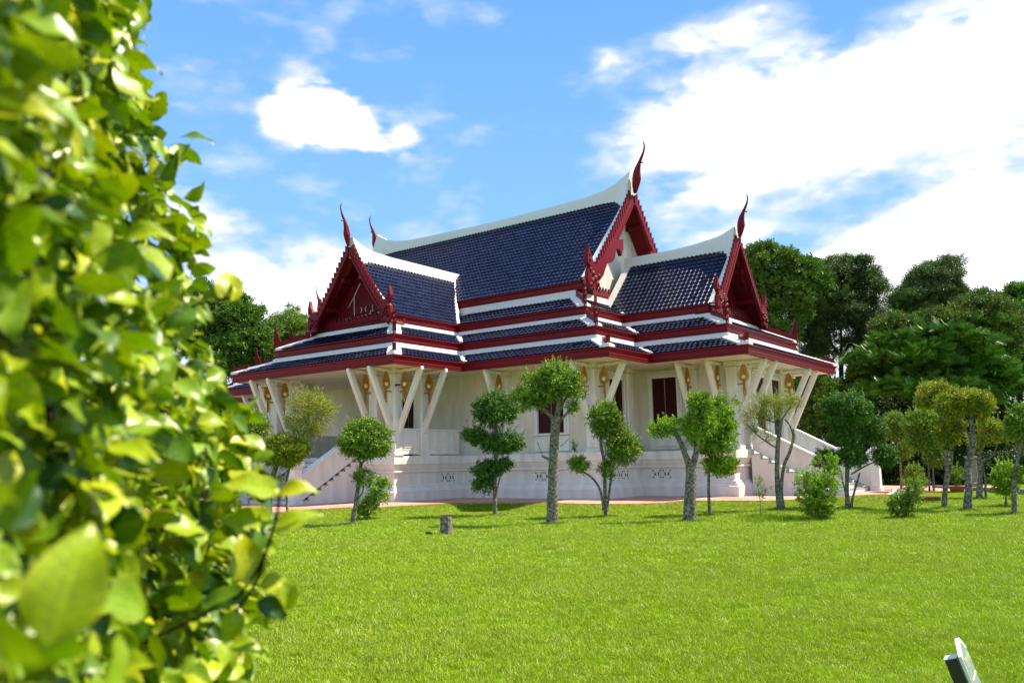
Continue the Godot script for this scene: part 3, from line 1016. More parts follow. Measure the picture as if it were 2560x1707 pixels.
func stairs(O: Vector3, N: Vector3, run: float, half: float, inset: float) -> void:
	# O: platform edge, middle, at the ground; steps go down along N
	var o := node("staircase", temple)
	var S := N.cross(Vector3.UP)
	var t := Transform3D(Basis(S, Vector3.UP, S.cross(Vector3.UP)), O)
	var fz := 1.0 if S.cross(Vector3.UP).dot(N) > 0 else -1.0
	var n := 9
	for i in n:
		var top := 0.188 * (i + 1)
		var z1 := run * (n - i) ; var z0 := run * (n - i - 1)
		var st := begin()
		box(st, V(-half + 0.001, -0.06, z0 * fz), V(half - 0.001, top - 0.04, z1 * fz), 0.0, t)
		put("riser", done(st), M.white, o)
		st = begin()
		box(st, V(-half - 0.02, top - 0.04, (z0 - 0.02) * fz), V(half + 0.02, top, (z1 + 0.025) * fz), 0.008, t)
		put("step", done(st), M.marble, o)
	var sl := 0.188 / run
	var e := run * n + 0.25
	for s in [-1, 1]:
		var x: float = s * (half - inset)
		var poly := PackedVector2Array([V2(0.0, 0.188 * n + 0.2), V2(e, 0.188 * n + 0.2 - e * sl), V2(e, 0.188 * n + 1.16 - e * sl), V2(0.0, 0.188 * n + 1.16)])
		var st := begin()
		prism(st, poly, O + S * x, N, Vector3.UP, 0.2)
		put("parapet", done(st), M.white, o)
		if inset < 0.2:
			# dark sheet painting the shade in the hollow between parapet and steps
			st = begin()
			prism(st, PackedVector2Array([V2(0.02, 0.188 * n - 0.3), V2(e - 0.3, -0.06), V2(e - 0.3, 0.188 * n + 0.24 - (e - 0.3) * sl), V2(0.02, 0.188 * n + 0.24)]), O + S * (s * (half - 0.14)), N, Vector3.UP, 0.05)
			put("shade_infill", done(st), M.gap_shade, o)
		st = begin()
		beam(st, O + S * x + V(0, 0.188 * n + 1.18, 0), O + S * x + N * e + V(0, 0.188 * n + 1.18 - e * sl, 0), 0.32, 0.1, S, 0.02)
		beam(st, O + S * x + V(0, 0.188 * n + 0.22, 0), O + S * x + N * e + V(0, 0.188 * n + 0.22 - e * sl, 0), 0.24, 0.1, S, 0.02)
		put("coping", done(st), M.white_trim, o)
		for q in 3:
			var a0 := e * (0.08 + 0.3 * q); var a1 := e * (0.08 + 0.3 * q + 0.24)
			st = begin()
			prism(st, PackedVector2Array([V2(a0, 0.188 * n + 0.42 - a0 * sl), V2(a1, 0.188 * n + 0.42 - a1 * sl), V2(a1, 0.188 * n + 0.98 - a1 * sl), V2(a0, 0.188 * n + 0.98 - a0 * sl)]), O + S * x, N, Vector3.UP, 0.225)
			put("panel", done(st), M.white, o)
		st = begin()
		var pz := run * n + 0.3
		for v in [[0.24, -0.05, 0.16], [0.2, 0.16, 1.42], [0.225, 1.42, 1.47], [0.27, 1.5, 1.72], [0.22, 1.47, 1.5], [0.21, 1.72, 1.8], [0.12, 1.8, 1.88]]:
			box(st, V(x - v[0], v[1], (pz - v[0]) * fz), V(x + v[0], v[2], (pz + v[0]) * fz), 0.025, t)
		put("post", done(st), M.white_trim, o)

func build_temple() -> void:
	temple = node("temple")
	tag(temple, "white temple with red gables and tiered navy tiled roofs", "temple")
	# base with mouldings
	var st := begin()
	var P := PIN
	sweep(st, [[P + 0.3, PLAT], [P, PLAT], [P, 1.535], [P + 0.06, 1.52], [P + 0.09, 1.4], [P + 0.16, 1.28], [P + 0.09, 1.26], [P + 0.09, 1.2], [P + 0.2, 1.17], [P + 0.2, 0.68], [P + 0.16, 0.64], [P + 0.1, 0.62], [P + 0.1, 0.56], [P + 0.04, 0.5], [P - 0.0, 0.42], [P - 0.04, 0.40], [P - 0.04, 0.0], [P - 0.04, -0.1]])
	put("base", done(st), M.white, temple)
	st = begin()
	var op := PackedVector2Array()
	for q in out(P + 0.25): op.append(q)
	prism(st, op, V(0, PLAT - 0.05, 0), V(1, 0, 0), V(0, 0, 1), 0.1 - 0.006)
	put("platform_floor", done(st), M.marble, temple)
	st = begin()
	var oc := PackedVector2Array()
	for q in out(0.06): oc.append(q)
	prism(st, oc, V(0, H3 - FT + 0.04, 0), V(1, 0, 0), V(0, 0, 1), 0.06)
	put("ceiling", done(st), M.wall, temple)
	for v in [[V(8.57, 0.92, 7.43), V(1, 0, 0), V(0, 0, 1)], [V(3.985, 0.92, 8.35), V(0, 0, 1), V(1, 0, 0)], [V(11.385, 0.92, 5.6), V(0, 0, 1), V(1, 0, 0)], [V(12.4, 0.92, 4.105), V(1, 0, 0), V(0, 0, 1)], [V(5.6, 0.92, 7.43), V(1, 0, 0), V(0, 0, 1)]]:
		vent(v[0], v[1], v[2])
	# walls
	for w in [[V(-11.0, PLAT, 6.9), V(11.0, 5.6, 7.15)], [V(-11.0, PLAT, -7.15), V(11.0, 5.6, -6.9)], [V(10.75, PLAT, -6.9), V(11.0, 5.6, 6.9)], [V(-11.0, PLAT, -6.9), V(-10.75, 5.6, 6.9)],
			[V(11.0, PLAT, 3.0), V(15.6, 5.6, 3.3)], [V(11.0, PLAT, -3.3), V(15.6, 5.6, -3.0)], [V(15.3, PLAT, -3.0), V(15.6, 5.6, 3.0)], [V(-15.6, PLAT, 3.0), V(-11.0, 5.6, 3.3)], [V(-15.6, PLAT, -3.3), V(-11.0, 5.6, -3.0)], [V(-15.6, PLAT, -3.0), V(-15.3, 5.6, 3.0)]]:
		put("wall", boxm(w[0], w[1], 0.01), M.wall, temple)
	var X := V(1, 0, 0); var Z := V(0, 0, 1)
	window(V(8.85, 0, 7.15), X, Z, 1.36, 2.74, 4.95)
	window(V(11.0, 0, 5.4), Z, X, 1.2, 2.9, 4.98)
	window(V(12.3, 0, 3.3), X, Z, 1.2, 2.9, 5.1)
	window(V(-8.85, 0, 7.15), X, Z, 1.36, 2.74, 4.95)
	window(V(0.35, 0, 7.15), X, Z, 1.2, PLAT + 0.02, 4.7, true)
	window(V(15.6, 0, 0.75), Z, X, 1.1, PLAT + 0.02, 5.05, true)
	window(V(15.6, 0, -1.2), Z, X, 1.1, PLAT + 0.02, 5.05, true)
	# pilasters and columns, with their slanting braces
	for c in [[6.45, 7.2], [10.95, 7.15], [10.9, 4.3], [13.7, 3.35], [15.5, 3.3], [15.52, 2.2], [15.52, -1.95], [15.5, -3.05], [-6.45, 7.2], [-10.95, 7.15], [-13.7, 3.35], [-15.5, 3.3]]:
		column(c[0], c[1])
	for b in [[V(6.45, 0, 7.44), Z], [V(10.9, 0, 7.4), Z], [V(11.2, 0, 7.05), X], [V(13.7, 0, 3.6), Z], [V(15.02, 0, 3.54), Z], [V(15.74, 0, 3.42), X], [V(15.76, 0, 2.3), X], [V(15.76, 0, -1.95), X], [V(15.74, 0, -3.1), X], [V(-6.45, 0, 7.44), Z], [V(-10.95, 0, 7.4), Z], [V(-13.7, 0, 3.6), Z], [V(-15.4, 0, 3.54), Z]]:
		brace(b[0], b[1])
	for sx in [-1, 1]:
		column(sx * 3.93, 11.66, 0.5)
		column(sx * 3.93, 10.04, 0.49)
		column(sx * 2.84, 11.66, 0.48)
		brace(V(sx * 4.18, 0, 11.58), X * sx)
		brace(V(sx * 4.18, 0, 10.08), X * sx)
		brace(V(sx * 3.97, 0, 11.92), Z)
		brace(V(sx * 2.72, 0, 11.92), Z)
		railing(V(sx * 4.05, PLAT, 9.79), V(sx * 4.05, PLAT, 7.73), X * sx)
		railing(V(sx * 4.05, PLAT, 11.41), V(sx * 4.05, PLAT, 10.29), X * sx)
		railing(V(sx * 3.08, PLAT, 11.8), V(sx * 3.68, PLAT, 11.8), Z)
		railing(V(sx * 2.1, PLAT, 11.8), V(sx * 2.6, PLAT, 11.8), Z)
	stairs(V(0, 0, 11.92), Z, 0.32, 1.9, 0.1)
	stairs(V(15.87, 0, 0), X, 0.36, 2.74, 0.3)
	# eaves and skirts, lowest first
	var all := range(20)
	var sides := []
	for k in 20:
		if not k in ENDS: sides.append(k)
	for tier in [["lower_roof", 0.0, H3, D2, 0.56], ["middle_roof", D2, H2, D1 - D2, 0.63]]:
		var part := node(tier[0], temple)
		st = begin(); sweep(st, fascia_profile(tier[1], tier[2])); put("fascia", done(st), M.red, part)
		skirt(part, tier[1], tier[2], tier[3], tier[4], all, 4)
		hips(part, tier[1], tier[2], tier[3], tier[4], all)
		var top: float = (H2 if tier[1] == 0.0 else H1) - FT
		st = begin(); sweep(st, cap_profile(tier[1] + tier[3], tier[2] + tier[4], top)); put("white_cap", done(st), M.white_trim, part)
		for k in CONVEX: crest(part, tier[1], tier[2], tier[3], tier[4], k, tier[1] > 0.0)
	var up := node("upper_roof", temple)
	st = begin(); sweep(st, fascia_profile(D1, H1), ENDS); put("fascia", done(st), M.red, up)
	# the skirt under the main roof, hidden where wing and porch roofs stand over it
	var in_skirt := func(p: Vector3) -> bool:
		return p.y > wing_y(p.x) - 0.02 if absf(p.z) > 4.6 else p.y > porch_y(p.z) - 0.02
	st = begin()
	var rows := 4
	for r in rows:
		for sgn in [-1.0, 1.0]:
			var d: float = lerpf(D1, D0, float(r) / rows); var d1: float = lerpf(D1, D0, float(r + 1) / rows)
			var y := skirt_y(d); var y1 := skirt_y(d1)
			var ex := Xm - d; var ez := Zm - d
			var sl := V(0, -0.78, (D0 - D1)).normalized()
			lay_row(up, V(-ex, y, ez * sgn), V(ex, y, ez * sgn), V(0, sl.y, sl.z * sgn), 0.42, 0.42, in_skirt)
			lay_row(up, V(ex * sgn, y, -ez), V(ex * sgn, y, ez), V(sl.z * sgn, sl.y, 0), 0.42, 0.42, in_skirt)
			var fx := Xm - d1; var fz := Zm - d1
			for k in [0, 1]:
				var a := V(-ex, y, ez * sgn) if k == 0 else V(ex * sgn, y, -ez)
				var b := V(ex, y, ez * sgn) if k == 0 else V(ex * sgn, y, ez)
				var a1 := V(-fx, y1, fz * sgn) if k == 0 else V(fx * sgn, y1, -fz)
				var b1 := V(fx, y1, fz * sgn) if k == 0 else V(fx * sgn, y1, fz)
				# stop the deck where the lower roofs pass over it
				var lim: float = (wx - D1 - 0.25) if k == 0 else (Zp - D1 - 0.25)
				for s in [-1.0, 1.0]:
					var m0 := V(s * lim, y, a.z) if k == 0 else V(a.x, y, s * lim)
					var m1 := V(s * lim, y1, a1.z) if k == 0 else V(a1.x, y1, s * lim)
					var e0 := a if s < 0 else b
					var e1 := a1 if s < 0 else b1
					quad(st, e1, m1, m0, e0)
	put("roof_deck", done(st), M.deck, up)
	hips(up, D1, H1, D0 - D1, 0.78, [2, 7, 12, 17])
	hips(up, D1, H1, 0.55, 0.32, [1, 3, 6, 8, 11, 13, 16, 18])
	for k in [2, 7, 12, 17]: crest(up, D1, H1, D0 - D1, 0.78, k, true)
	# white cap and red eave round the main roof
	for sgn in [-1.0, 1.0]:
		st = begin()
		for pf in [cap_profile(D0, 9.0, H0 - FT)]:
			for i in pf.size() - 1:
				var z0: float = (Zm - pf[i][0]) * sgn; var z1: float = (Zm - pf[i + 1][0]) * sgn
				var x0: float = Xm - pf[i][0]; var x1: float = Xm - pf[i + 1][0]
				quad(st, V(-x0 * sgn, pf[i][1], z0), V(x0 * sgn, pf[i][1], z0), V(x1 * sgn, pf[i + 1][1], z1), V(-x1 * sgn, pf[i + 1][1], z1))
				quad(st, V(x0 * sgn, pf[i][1], (Zm - pf[i][0]) * sgn), V(x0 * sgn, pf[i][1], -(Zm - pf[i][0]) * sgn), V(x1 * sgn, pf[i + 1][1], -(Zm - pf[i + 1][0]) * sgn), V(x1 * sgn, pf[i + 1][1], (Zm - pf[i + 1][0]) * sgn))
		put("white_cap", done(st), M.white_trim, up)
	var main := node("main_roof", temple)
	for sgn in [-1.0, 1.0]:
		st = begin()
		var pf := fascia_profile(D0, H0)
		for i in pf.size() - 1:
			var z0: float = (Zm - pf[i][0]) * sgn; var z1: float = (Zm - pf[i + 1][0]) * sgn
			quad(st, V(-9.05 * sgn, pf[i][1], z0), V(9.05 * sgn, pf[i][1], z0), V(9.05 * sgn, pf[i + 1][1], z1), V(-9.05 * sgn, pf[i + 1][1], z1))
		put("fascia", done(st), M.red, main)
	var over_wing := func(p: Vector3) -> bool: return p.y > wing_y(p.x) - 0.05 or absf(p.x) > 2.75
	var over_main := func(p: Vector3) -> bool: return p.y > main_y(p.z) - 0.05 and (absf(p.z) < 4.72 or true)
	var over_skirt := func(p: Vector3) -> bool: return absf(p.x) > 8.75 and (absf(p.x) > Xm - D1 or p.y > skirt_y(Xm - absf(p.x)) - 0.03)
	# the steep roofs: [part, half width, y function, from, to, along x?, filter]
	for sgn in [-1.0, 1.0]:
		big_roof(main, 4.72, main_y, -8.95, 8.95, true, sgn, over_wing, 23)
	var n := 0
	for s in [1.0, -1.0]:
		var wing := node("wing_roof", temple)
		var porch := node("porch_roof", temple)
		for sgn in [-1.0, 1.0]:
			big_roof(wing, wx - D1, wing_y, 1.8 * s, 10.45 * s, false, sgn, over_main, 14)
			big_roof(porch, Zp - D1, porch_y, 8.8 * s, 14.45 * s, true, sgn, over_skirt, 14)
			# plaster where the wing roof meets the main roof
			st = begin(true)
			var pts := []; var rad := []
			for i in 15:
				var x := lerpf(0.12, wx - D1, i / 14.0)
				var y := wing_y(x)
				var z := 4.72
				for it in 60:
					if main_y(z) >= y: break
					z -= 0.06
				if y < H0: z = 4.72 + (H0 - y) * 0.9
				pts.append(V(x * sgn, y + 0.05, z * s)); rad.append(rng.randf_range(0.08, 0.13))
			tube(st, pts, rad, 7, Vector3.UP, 0.7, 0.25)
			put("valley_plaster", done(st), M.plaster, wing)
			# white flashing where the porch roof meets the main gable
			st = begin()
			for i in 8:
				var z0: float = (Zp - D1) * i / 8.0; var z1: float = (Zp - D1) * (i + 1) / 8.0
				beam(st, V(8.95 * s, porch_y(z0) + 0.06, z0 * sgn), V(8.95 * s, porch_y(z1) + 0.06, z1 * sgn), 0.34, 0.14, X, 0.0)
			put("flashing", done(st), M.white_trim, porch)
		ridge(wing, Vector3.ZERO, Z * s, [[2.2, 11.68, 11.08, 0.22], [8.0, 11.68, 11.08, 0.22], [9.2, 11.74, 11.08, 0.22], [9.74, 11.82, 11.06, 0.23], [10.1, 11.93, 10.95, 0.33], [10.4, 12.06, 10.7, 0.56], [10.64, 12.2, 11.2, 0.6]])
		ridge(porch, Vector3.ZERO, X * s, [[8.75, 11.66, 11.12, 0.2], [11.5, 11.67, 11.12, 0.2], [12.6, 11.74, 11.12, 0.2], [13.77, 11.91, 11.1, 0.21], [14.1, 12.01, 11.05, 0.25], [14.4, 12.13, 10.72, 0.54], [14.68, 12.26, 11.2, 0.6]])
		ridge(main, Vector3.ZERO, X * s, [[0.0, 15.22, 14.7, 0.22], [5.0, 15.3, 14.72, 0.22], [6.6, 15.36, 14.74, 0.22], [7.64, 15.5, 14.76, 0.22], [8.4, 15.72, 14.7, 0.26], [8.75, 15.9, 14.4, 0.48], [8.95, 16.0, 14.2, 0.66], [9.25, 16.2, 14.6, 0.68]])
		gable("main_gable", V(9.32 * s, 0, 0), Z, X * s, 4.66, func(a): return 15.47 - 1.227 * absf(a) - 0.1 * sin(PI * minf(absf(a) / 4.7, 1.0)), 1.0, 1.0, true, M.white, 9.15)
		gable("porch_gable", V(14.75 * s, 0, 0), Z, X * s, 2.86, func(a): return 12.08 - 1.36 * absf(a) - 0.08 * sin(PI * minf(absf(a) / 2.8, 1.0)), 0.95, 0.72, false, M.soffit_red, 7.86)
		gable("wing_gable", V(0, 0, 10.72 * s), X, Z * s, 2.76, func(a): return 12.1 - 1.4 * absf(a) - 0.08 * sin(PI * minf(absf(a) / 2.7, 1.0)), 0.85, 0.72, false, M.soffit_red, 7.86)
	# white strips painting sun glints through slots of the front wing's carved field
	var fr := node("field_glints", temple)
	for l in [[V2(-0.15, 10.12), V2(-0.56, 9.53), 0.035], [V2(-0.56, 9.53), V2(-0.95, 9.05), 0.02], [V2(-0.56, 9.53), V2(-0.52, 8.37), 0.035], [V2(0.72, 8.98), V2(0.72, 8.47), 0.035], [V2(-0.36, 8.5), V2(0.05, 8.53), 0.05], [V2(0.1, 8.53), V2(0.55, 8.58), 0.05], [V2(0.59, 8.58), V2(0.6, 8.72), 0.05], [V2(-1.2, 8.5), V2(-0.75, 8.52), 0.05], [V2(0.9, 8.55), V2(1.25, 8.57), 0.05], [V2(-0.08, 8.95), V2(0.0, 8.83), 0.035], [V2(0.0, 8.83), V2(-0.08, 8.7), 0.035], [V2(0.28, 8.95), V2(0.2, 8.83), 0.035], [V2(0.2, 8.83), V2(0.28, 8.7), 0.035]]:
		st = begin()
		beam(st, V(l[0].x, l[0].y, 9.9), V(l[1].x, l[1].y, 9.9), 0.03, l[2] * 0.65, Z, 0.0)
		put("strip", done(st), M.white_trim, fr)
	place_tiles()
	fittings()

func big_roof(part: Node3D, hw: float, yf: Callable, s0: float, s1: float, along_x: bool, sgn: float, keep: Callable, rows: int) -> void:
	var st := begin()
	if s1 < s0:
		var k := s0; s0 = s1; s1 = k
	for r in rows:
		var a0 := hw * (1.0 - float(r) / rows); var a1 := hw * (1.0 - float(r + 1) / rows)
		var y0: float = yf.call(a0); var y1: float = yf.call(a1)
		var c := func(s: float, a: float, y: float) -> Vector3: return V(s, y, a * sgn) if along_x else V(a * sgn, y, s)
		var down := V(0, y0 - y1, (a0 - a1) * sgn).normalized() if along_x else V((a0 - a1) * sgn, y0 - y1, 0).normalized()
		lay_row(part, c.call(s0, a0, y0), c.call(s1, a0, y0), down, 0.0, 0.0, keep)
		# deck in short pieces so that it can stop where another roof covers it
		var n := 40
		for i in n:
			var u0 := lerpf(s0, s1, float(i) / n); var u1 := lerpf(s0, s1, (i + 1.0) / n)
			if not keep.call(c.call((u0 + u1) / 2, (a0 + a1) / 2, (y0 + y1) / 2) + V(0, 0.12, 0)): continue
			quad(st, c.call(u0, a1, y1), c.call(u1, a1, y1), c.call(u1, a0, y0), c.call(u0, a0, y0))
	put("roof_deck", done(st), M.deck, part)

func place_tiles() -> void:
	var mesh := tile_mesh()
	var order := []
	for i in tiles.size():
		var t: Transform3D = tiles[i][1]
		var d := EYE - t.origin
		var f := maxf(0.0, t.basis.y.dot(d.normalized()))
		order.append([-f / d.length_squared(), i])
	order.sort_custom(func(a, b): return a[0] < b[0] or (a[0] == b[0] and a[1] < b[1]))
	var where := []; var cols := []
	for n in order.size():
		var q = tiles[order[n][1]]
		if n < 300:
			put("roof_tile", mesh, M.tiles[order[n][1] % 3], q[0], q[1])
		else:
			where.append(q[1])
			cols.append(Color(0.0075 * q[2], 0.0105 * q[2], 0.033 * q[2]))
	many("roof_tiles", mesh, M.tile, temple, where, cols)

func fittings() -> void:
	# camera on the corner column, pipe at the porch corner
	var o := node("security_camera")
	o.position = V(4.2, 4.72, 11.88)
	tag(o, "small grey security camera on the wing's corner column", "security camera")
	var st := begin()
	box(st, V(0.0, 0.0, -0.04), V(0.16, 0.05, 0.04), 0.01)
	put("bracket", done(st), M.white_trim, o)
	st = begin()
	beam(st, V(0.1, 0.09, 0.12), V(0.18, 0.11, -0.1), 0.09, 0.09)
	put("housing", done(st), M.black, o)
	st = begin(true)
	tube(st, [V(15.05, 5.5, 3.7), V(15.05, 4.95, 3.7), V(14.85, 4.9, 3.72), V(14.7, 4.9, 3.75)], [0.035, 0.035, 0.04, 0.05], 8)
	tag(put("pipe", done(st), M.steel), "short grey bent pipe under the eaves at the right porch corner", "pipe")

# ---------- lamps on the columns
func build_lamps() -> void:
	var X := V(1, 0, 0); var Z := V(0, 0, 1)
	var list := [
		[V(4.18, 0, 11.58), X, "gold flame-shaped lamp on the corner column of the front wing, facing the lawn side"],
		[V(4.18, 0, 10.08), X, "gold flame-shaped lamp on the wing's second side column, nearer the main wall"],
		[V(3.97, 0, 11.92), Z, "gold flame-shaped lamp facing the stairs on the wing's near corner column"],
		[V(2.72, 0, 11.92), Z, "gold flame-shaped lamp beside the near stair opening of the wing"],
		[V(-2.72, 0, 11.92), Z, "gold flame-shaped lamp at the far side of the wing's stair opening"],
		[V(-3.97, 0, 11.92), Z, "gold flame-shaped lamp on the wing's far corner column"],
		[V(-3.68, 0, 10.04), -X, "gold flame-shaped lamp seen through the porch on its far row of columns"],
		[V(6.45, 0, 7.44), Z, "gold flame-shaped lamp on the pilaster midway along the main wall"],
		[V(10.9, 0, 7.4), Z, "gold flame-shaped lamp on the lawn face of the main corner column"],
		[V(11.2, 0, 7.05), X, "gold flame-shaped lamp round the main corner, in front of the side window"],
		[V(13.7, 0, 3.6), Z, "gold flame-shaped lamp right of the big dark window on the porch wall"],
		[V(15.02, 0, 3.54), Z, "gold flame-shaped lamp seen edge-on at the porch's near corner"],
		[V(15.74, 0, 3.42), X, "gold flame-shaped lamp behind the first pair of porch braces"],
		[V(15.76, 0, -1.95), X, "gold flame-shaped lamp between the far pair of braces above the right stairs"],
	]
	for q in list:
		var N: Vector3 = q[1]
		var o := node("wall_lamp")
		var S := Vector3.UP.cross(N)
		o.transform = Transform3D(Basis(N, Vector3.UP, N.cross(Vector3.UP)), q[0] + V(0, 4.57, 0))
		tag(o, q[2], "lamp", "gold lamps on the temple columns")
		# flame plate round a pale globe, in the plane square to the wall
		var ol := PackedVector2Array()
		for i in 13:
			var t := i / 12.0
			var w := 0.225 * pow(sin(PI * pow(t, 0.62)), 0.8) if t > 0.0 and t < 1.0 else 0.004
			ol.append(V2(0.27 + w, 0.06 + 0.8 * t))
		for i in range(11, 0, -1):
			var t := i / 12.0
			ol.append(V2(0.27 - 0.225 * pow(sin(PI * pow(t, 0.62)), 0.8), 0.06 + 0.8 * t))
		var st := begin()
		prism(st, ol, Vector3.ZERO, V(1, 0, 0), V(0, 1, 0), 0.035)
		for s in [-1, 1]:
			var rim := []
			var rr := []
			for i in 13:
				rim.append(V(0.27 + 0.125 * cos(TAU * i / 12.0), 0.30 + 0.125 * sin(TAU * i / 12.0), 0.022 * s)); rr.append(0.022)
			tube(st, rim, rr, 6)
			for m in [[0.27, 0.56, 0.05], [0.2, 0.47, 0.035], [0.34, 0.47, 0.035], [0.27, 0.7, 0.03]]:
				tube(st, [V(m[0], m[1] - 0.07, 0.02 * s), V(m[0], m[1], 0.035 * s), V(m[0], m[1] + 0.09, 0.02 * s)], [0.01, m[2] * 0.7, 0.005], 6)
		put("flame_plate", done(st), M.gold, o)
		var gl := SphereMesh.new()
		gl.radius = 0.1; gl.height = 0.2; gl.radial_segments = 16; gl.rings = 8
		put("globe", gl, M.lamp_glass, o, Transform3D(Basis().scaled(V(1, 1, 0.75)), V(0.27, 0.30, 0)))
		st = begin(true)
		tube(st, [V(0.27, 0.2, 0), V(0.27, -0.28, 0), V(0.27, -0.29, 0), V(0.27, -0.31, 0), V(0.27, -0.36, 0), V(0.27, -0.39, 0), V(0.27, -0.44, 0), V(0.27, -0.5, 0)], [0.045, 0.045, 0.06, 0.06, 0.045, 0.065, 0.05, 0.008], 10)
		put("stem", done(st), M.gold, o)
		st = begin(true)
		tube(st, [V(-0.02, 0, 0), V(0.27, 0, 0)], [0.038, 0.038], 8)
		put("arm", done(st), M.gold, o)

# ---------- garden things
func build_garden() -> void:
	# stump
	var o := node("tree_stump", null, V(15.44, gh(15.44, 21.32), 21.32))
	tag(o, "short sawn tree stump with pale top standing alone on the lawn", "tree stump")
	var st := begin()
	tube(st, [V(0.01, -0.1, 0), V(0, 0.05, 0), V(0, 0.2, 0.01), V(0.0, 0.46, 0.0)], [0.19, 0.165, 0.15, 0.14], 14, Vector3.ZERO, 1.0, 0.1)
	put("trunk", done(st), M.bark[0], o)
	st = begin()
	var ring := PackedVector2Array()
	for i in 14: ring.append(V2(cos(TAU * i / 14.0), sin(TAU * i / 14.0)) * rng.randf_range(0.13, 0.15))
	prism(st, ring, V(0, 0.465, 0), V(1, 0, 0), V(0.05, 0.0, 1), 0.02)
	put("cut_face", done(st), M.wood, o)
	st = begin()
	beam(st, V(15.28, gh(15.1, 21.6) + 0.035, 21.75), V(14.98, gh(15.1, 21.6) + 0.03, 21.55), 0.09, 0.07, Vector3.ZERO, 0.015)
	tag(put("wood_chunk", done(st), M.bark[1]), "small brown chunk of wood lying left of the stump", "wood")
	# pot by the far kerb, its plant stands in it
	o = node("flower_pot", null, V(22.55, -0.2, -2.6))
	tag(o, "square terracotta flower pot at the far kerb on the right", "flower pot")
	st = begin()
	for i in 4:
		var c0 := Vector2.from_angle(PI / 4 + i * PI / 2); var c1 := Vector2.from_angle(PI / 4 + (i + 1) * PI / 2)
		for v in [[0.22, 0.02, 0.3, 0.3], [0.34, 0.3, 0.35, 0.4], [0.35, 0.4, 0.28, 0.4], [0.28, 0.4, 0.27, 0.33], [0.27, 0.33, 0.001, 0.33]]:
			quad(st, V(c0.x * v[2], v[3], c0.y * v[2]), V(c1.x * v[2], v[3], c1.y * v[2]), V(c1.x * v[0], v[1], c1.y * v[0]), V(c0.x * v[0], v[1], c0.y * v[0]))
	put("body", done(st), M.pot, o, Transform3D(Basis(Vector3.UP, 0.6), Vector3.ZERO))
	# weathered white post
	o = node("stone_post", null, V(22.8, -0.2, -5.0))
	tag(o, "weathered white stone post behind the umbrella-shaped tree", "post")
	st = begin()
	box(st, V(-0.3, 0, -0.3), V(0.3, 0.5, 0.3), 0.04)
	put("plinth", done(st), M.stone, o, Transform3D(Basis(Vector3.UP, 0.4), Vector3.ZERO))
	st = begin()
	box(st, V(-0.17, 0.5, -0.17), V(0.17, 1.5, 0.17), 0.03)
	box(st, V(-0.22, 1.5, -0.22), V(0.22, 1.62, 0.22), 0.03)
	put("shaft", done(st), M.stone, o, Transform3D(Basis(Vector3.UP, 0.4), Vector3.ZERO))
	# wedge shaped floodlight housing on the walk
	st = begin()
	prism(st, PackedVector2Array([V2(-0.32, 0), V2(0.32, 0), V2(0.2, 0.14), V2(-0.03, 0.2)]), V(20.9, -0.03, 0.4), V(0.8, 0, -0.6), Vector3.UP, 0.45)
	tag(put("ground_light", done(st), M.white_trim), "small white wedge-shaped ground light at the edge of the red walk", "ground light")
	st = begin()
	box(st, V(-0.55, 0, -0.35), V(0.55, 0.16, 0.35), 0.03, Transform3D(Basis(Vector3.UP, 0.5), V(22.4, -0.13, 3.2)))
	tag(put("stone_slab", done(st), M.wood), "low brown stone slab in the grass beside the flat-topped tree", "slab")
	st = begin()
	var lf := big_leaf(0.09, 0.05, 0.4, 0.8)
	var dry := mat(lin(0.28, 0.13, 0.05), 0.8, 0.2)
	tag(put("fallen_leaf", lf, dry, null, Transform3D(Basis(V(0.3, 0.2, 1).normalized(), 1.2), V(21.72, -0.15, 31.0))), "single brown fallen leaf on the grass by the hedge", "leaf")
	# plaque on a post, bottom right
	var f := V(-sin(YAW), 0, -cos(YAW)); var rt := V(cos(YAW), 0, -sin(YAW))
	var A := EYE + rt * 2.244 + f * 4.5; A.y = 0.441
	o = node("garden_sign", null, V(A.x, gh(A.x, A.z), A.z))
	tag(o, "small tilted garden sign with white frame at the lower right edge", "sign")
	var e := (rt * 0.16 + f * 0.27); var L := e.length(); e = e.normalized()
	var dn := (rt * 0.12 - Vector3.UP * 0.33)
	dn = (dn - e * dn.dot(e)).normalized()
	var O := A - o.position
	var arch := PackedVector2Array()
	for i in 11:
		var t := i / 10.0
		arch.append(V2(L * t, 0.065 * pow(sin(PI * t), 1.6)))
	var outline := arch.duplicate()
	outline.append(V2(L, -0.36)); outline.append(V2(0, -0.36))
	var B := -dn
	var N := e.cross(B).normalized()
	var front := 1.0 if N.dot(rt) > 0 else -1.0
	st = begin()
	prism(st, outline, O, e, B, 0.016)
	put("board", done(st), M.white_trim, o)
	var inner := PackedVector2Array()
	for i in 11:
		var t := i / 10.0
		inner.append(V2(0.016 + (L - 0.032) * t, -0.018 + 0.06 * pow(sin(PI * t), 1.6)))
	inner.append(V2(L - 0.016, -0.345)); inner.append(V2(0.016, -0.345))
	st = begin()
	prism(st, inner, O + N * front * 0.0085, e, B, 0.004)
	put("face", done(st), mat(lin(0.20, 0.27, 0.22), 0.45, 0.5), o)
	# rows of worn lettering, too small to read
	st = begin()
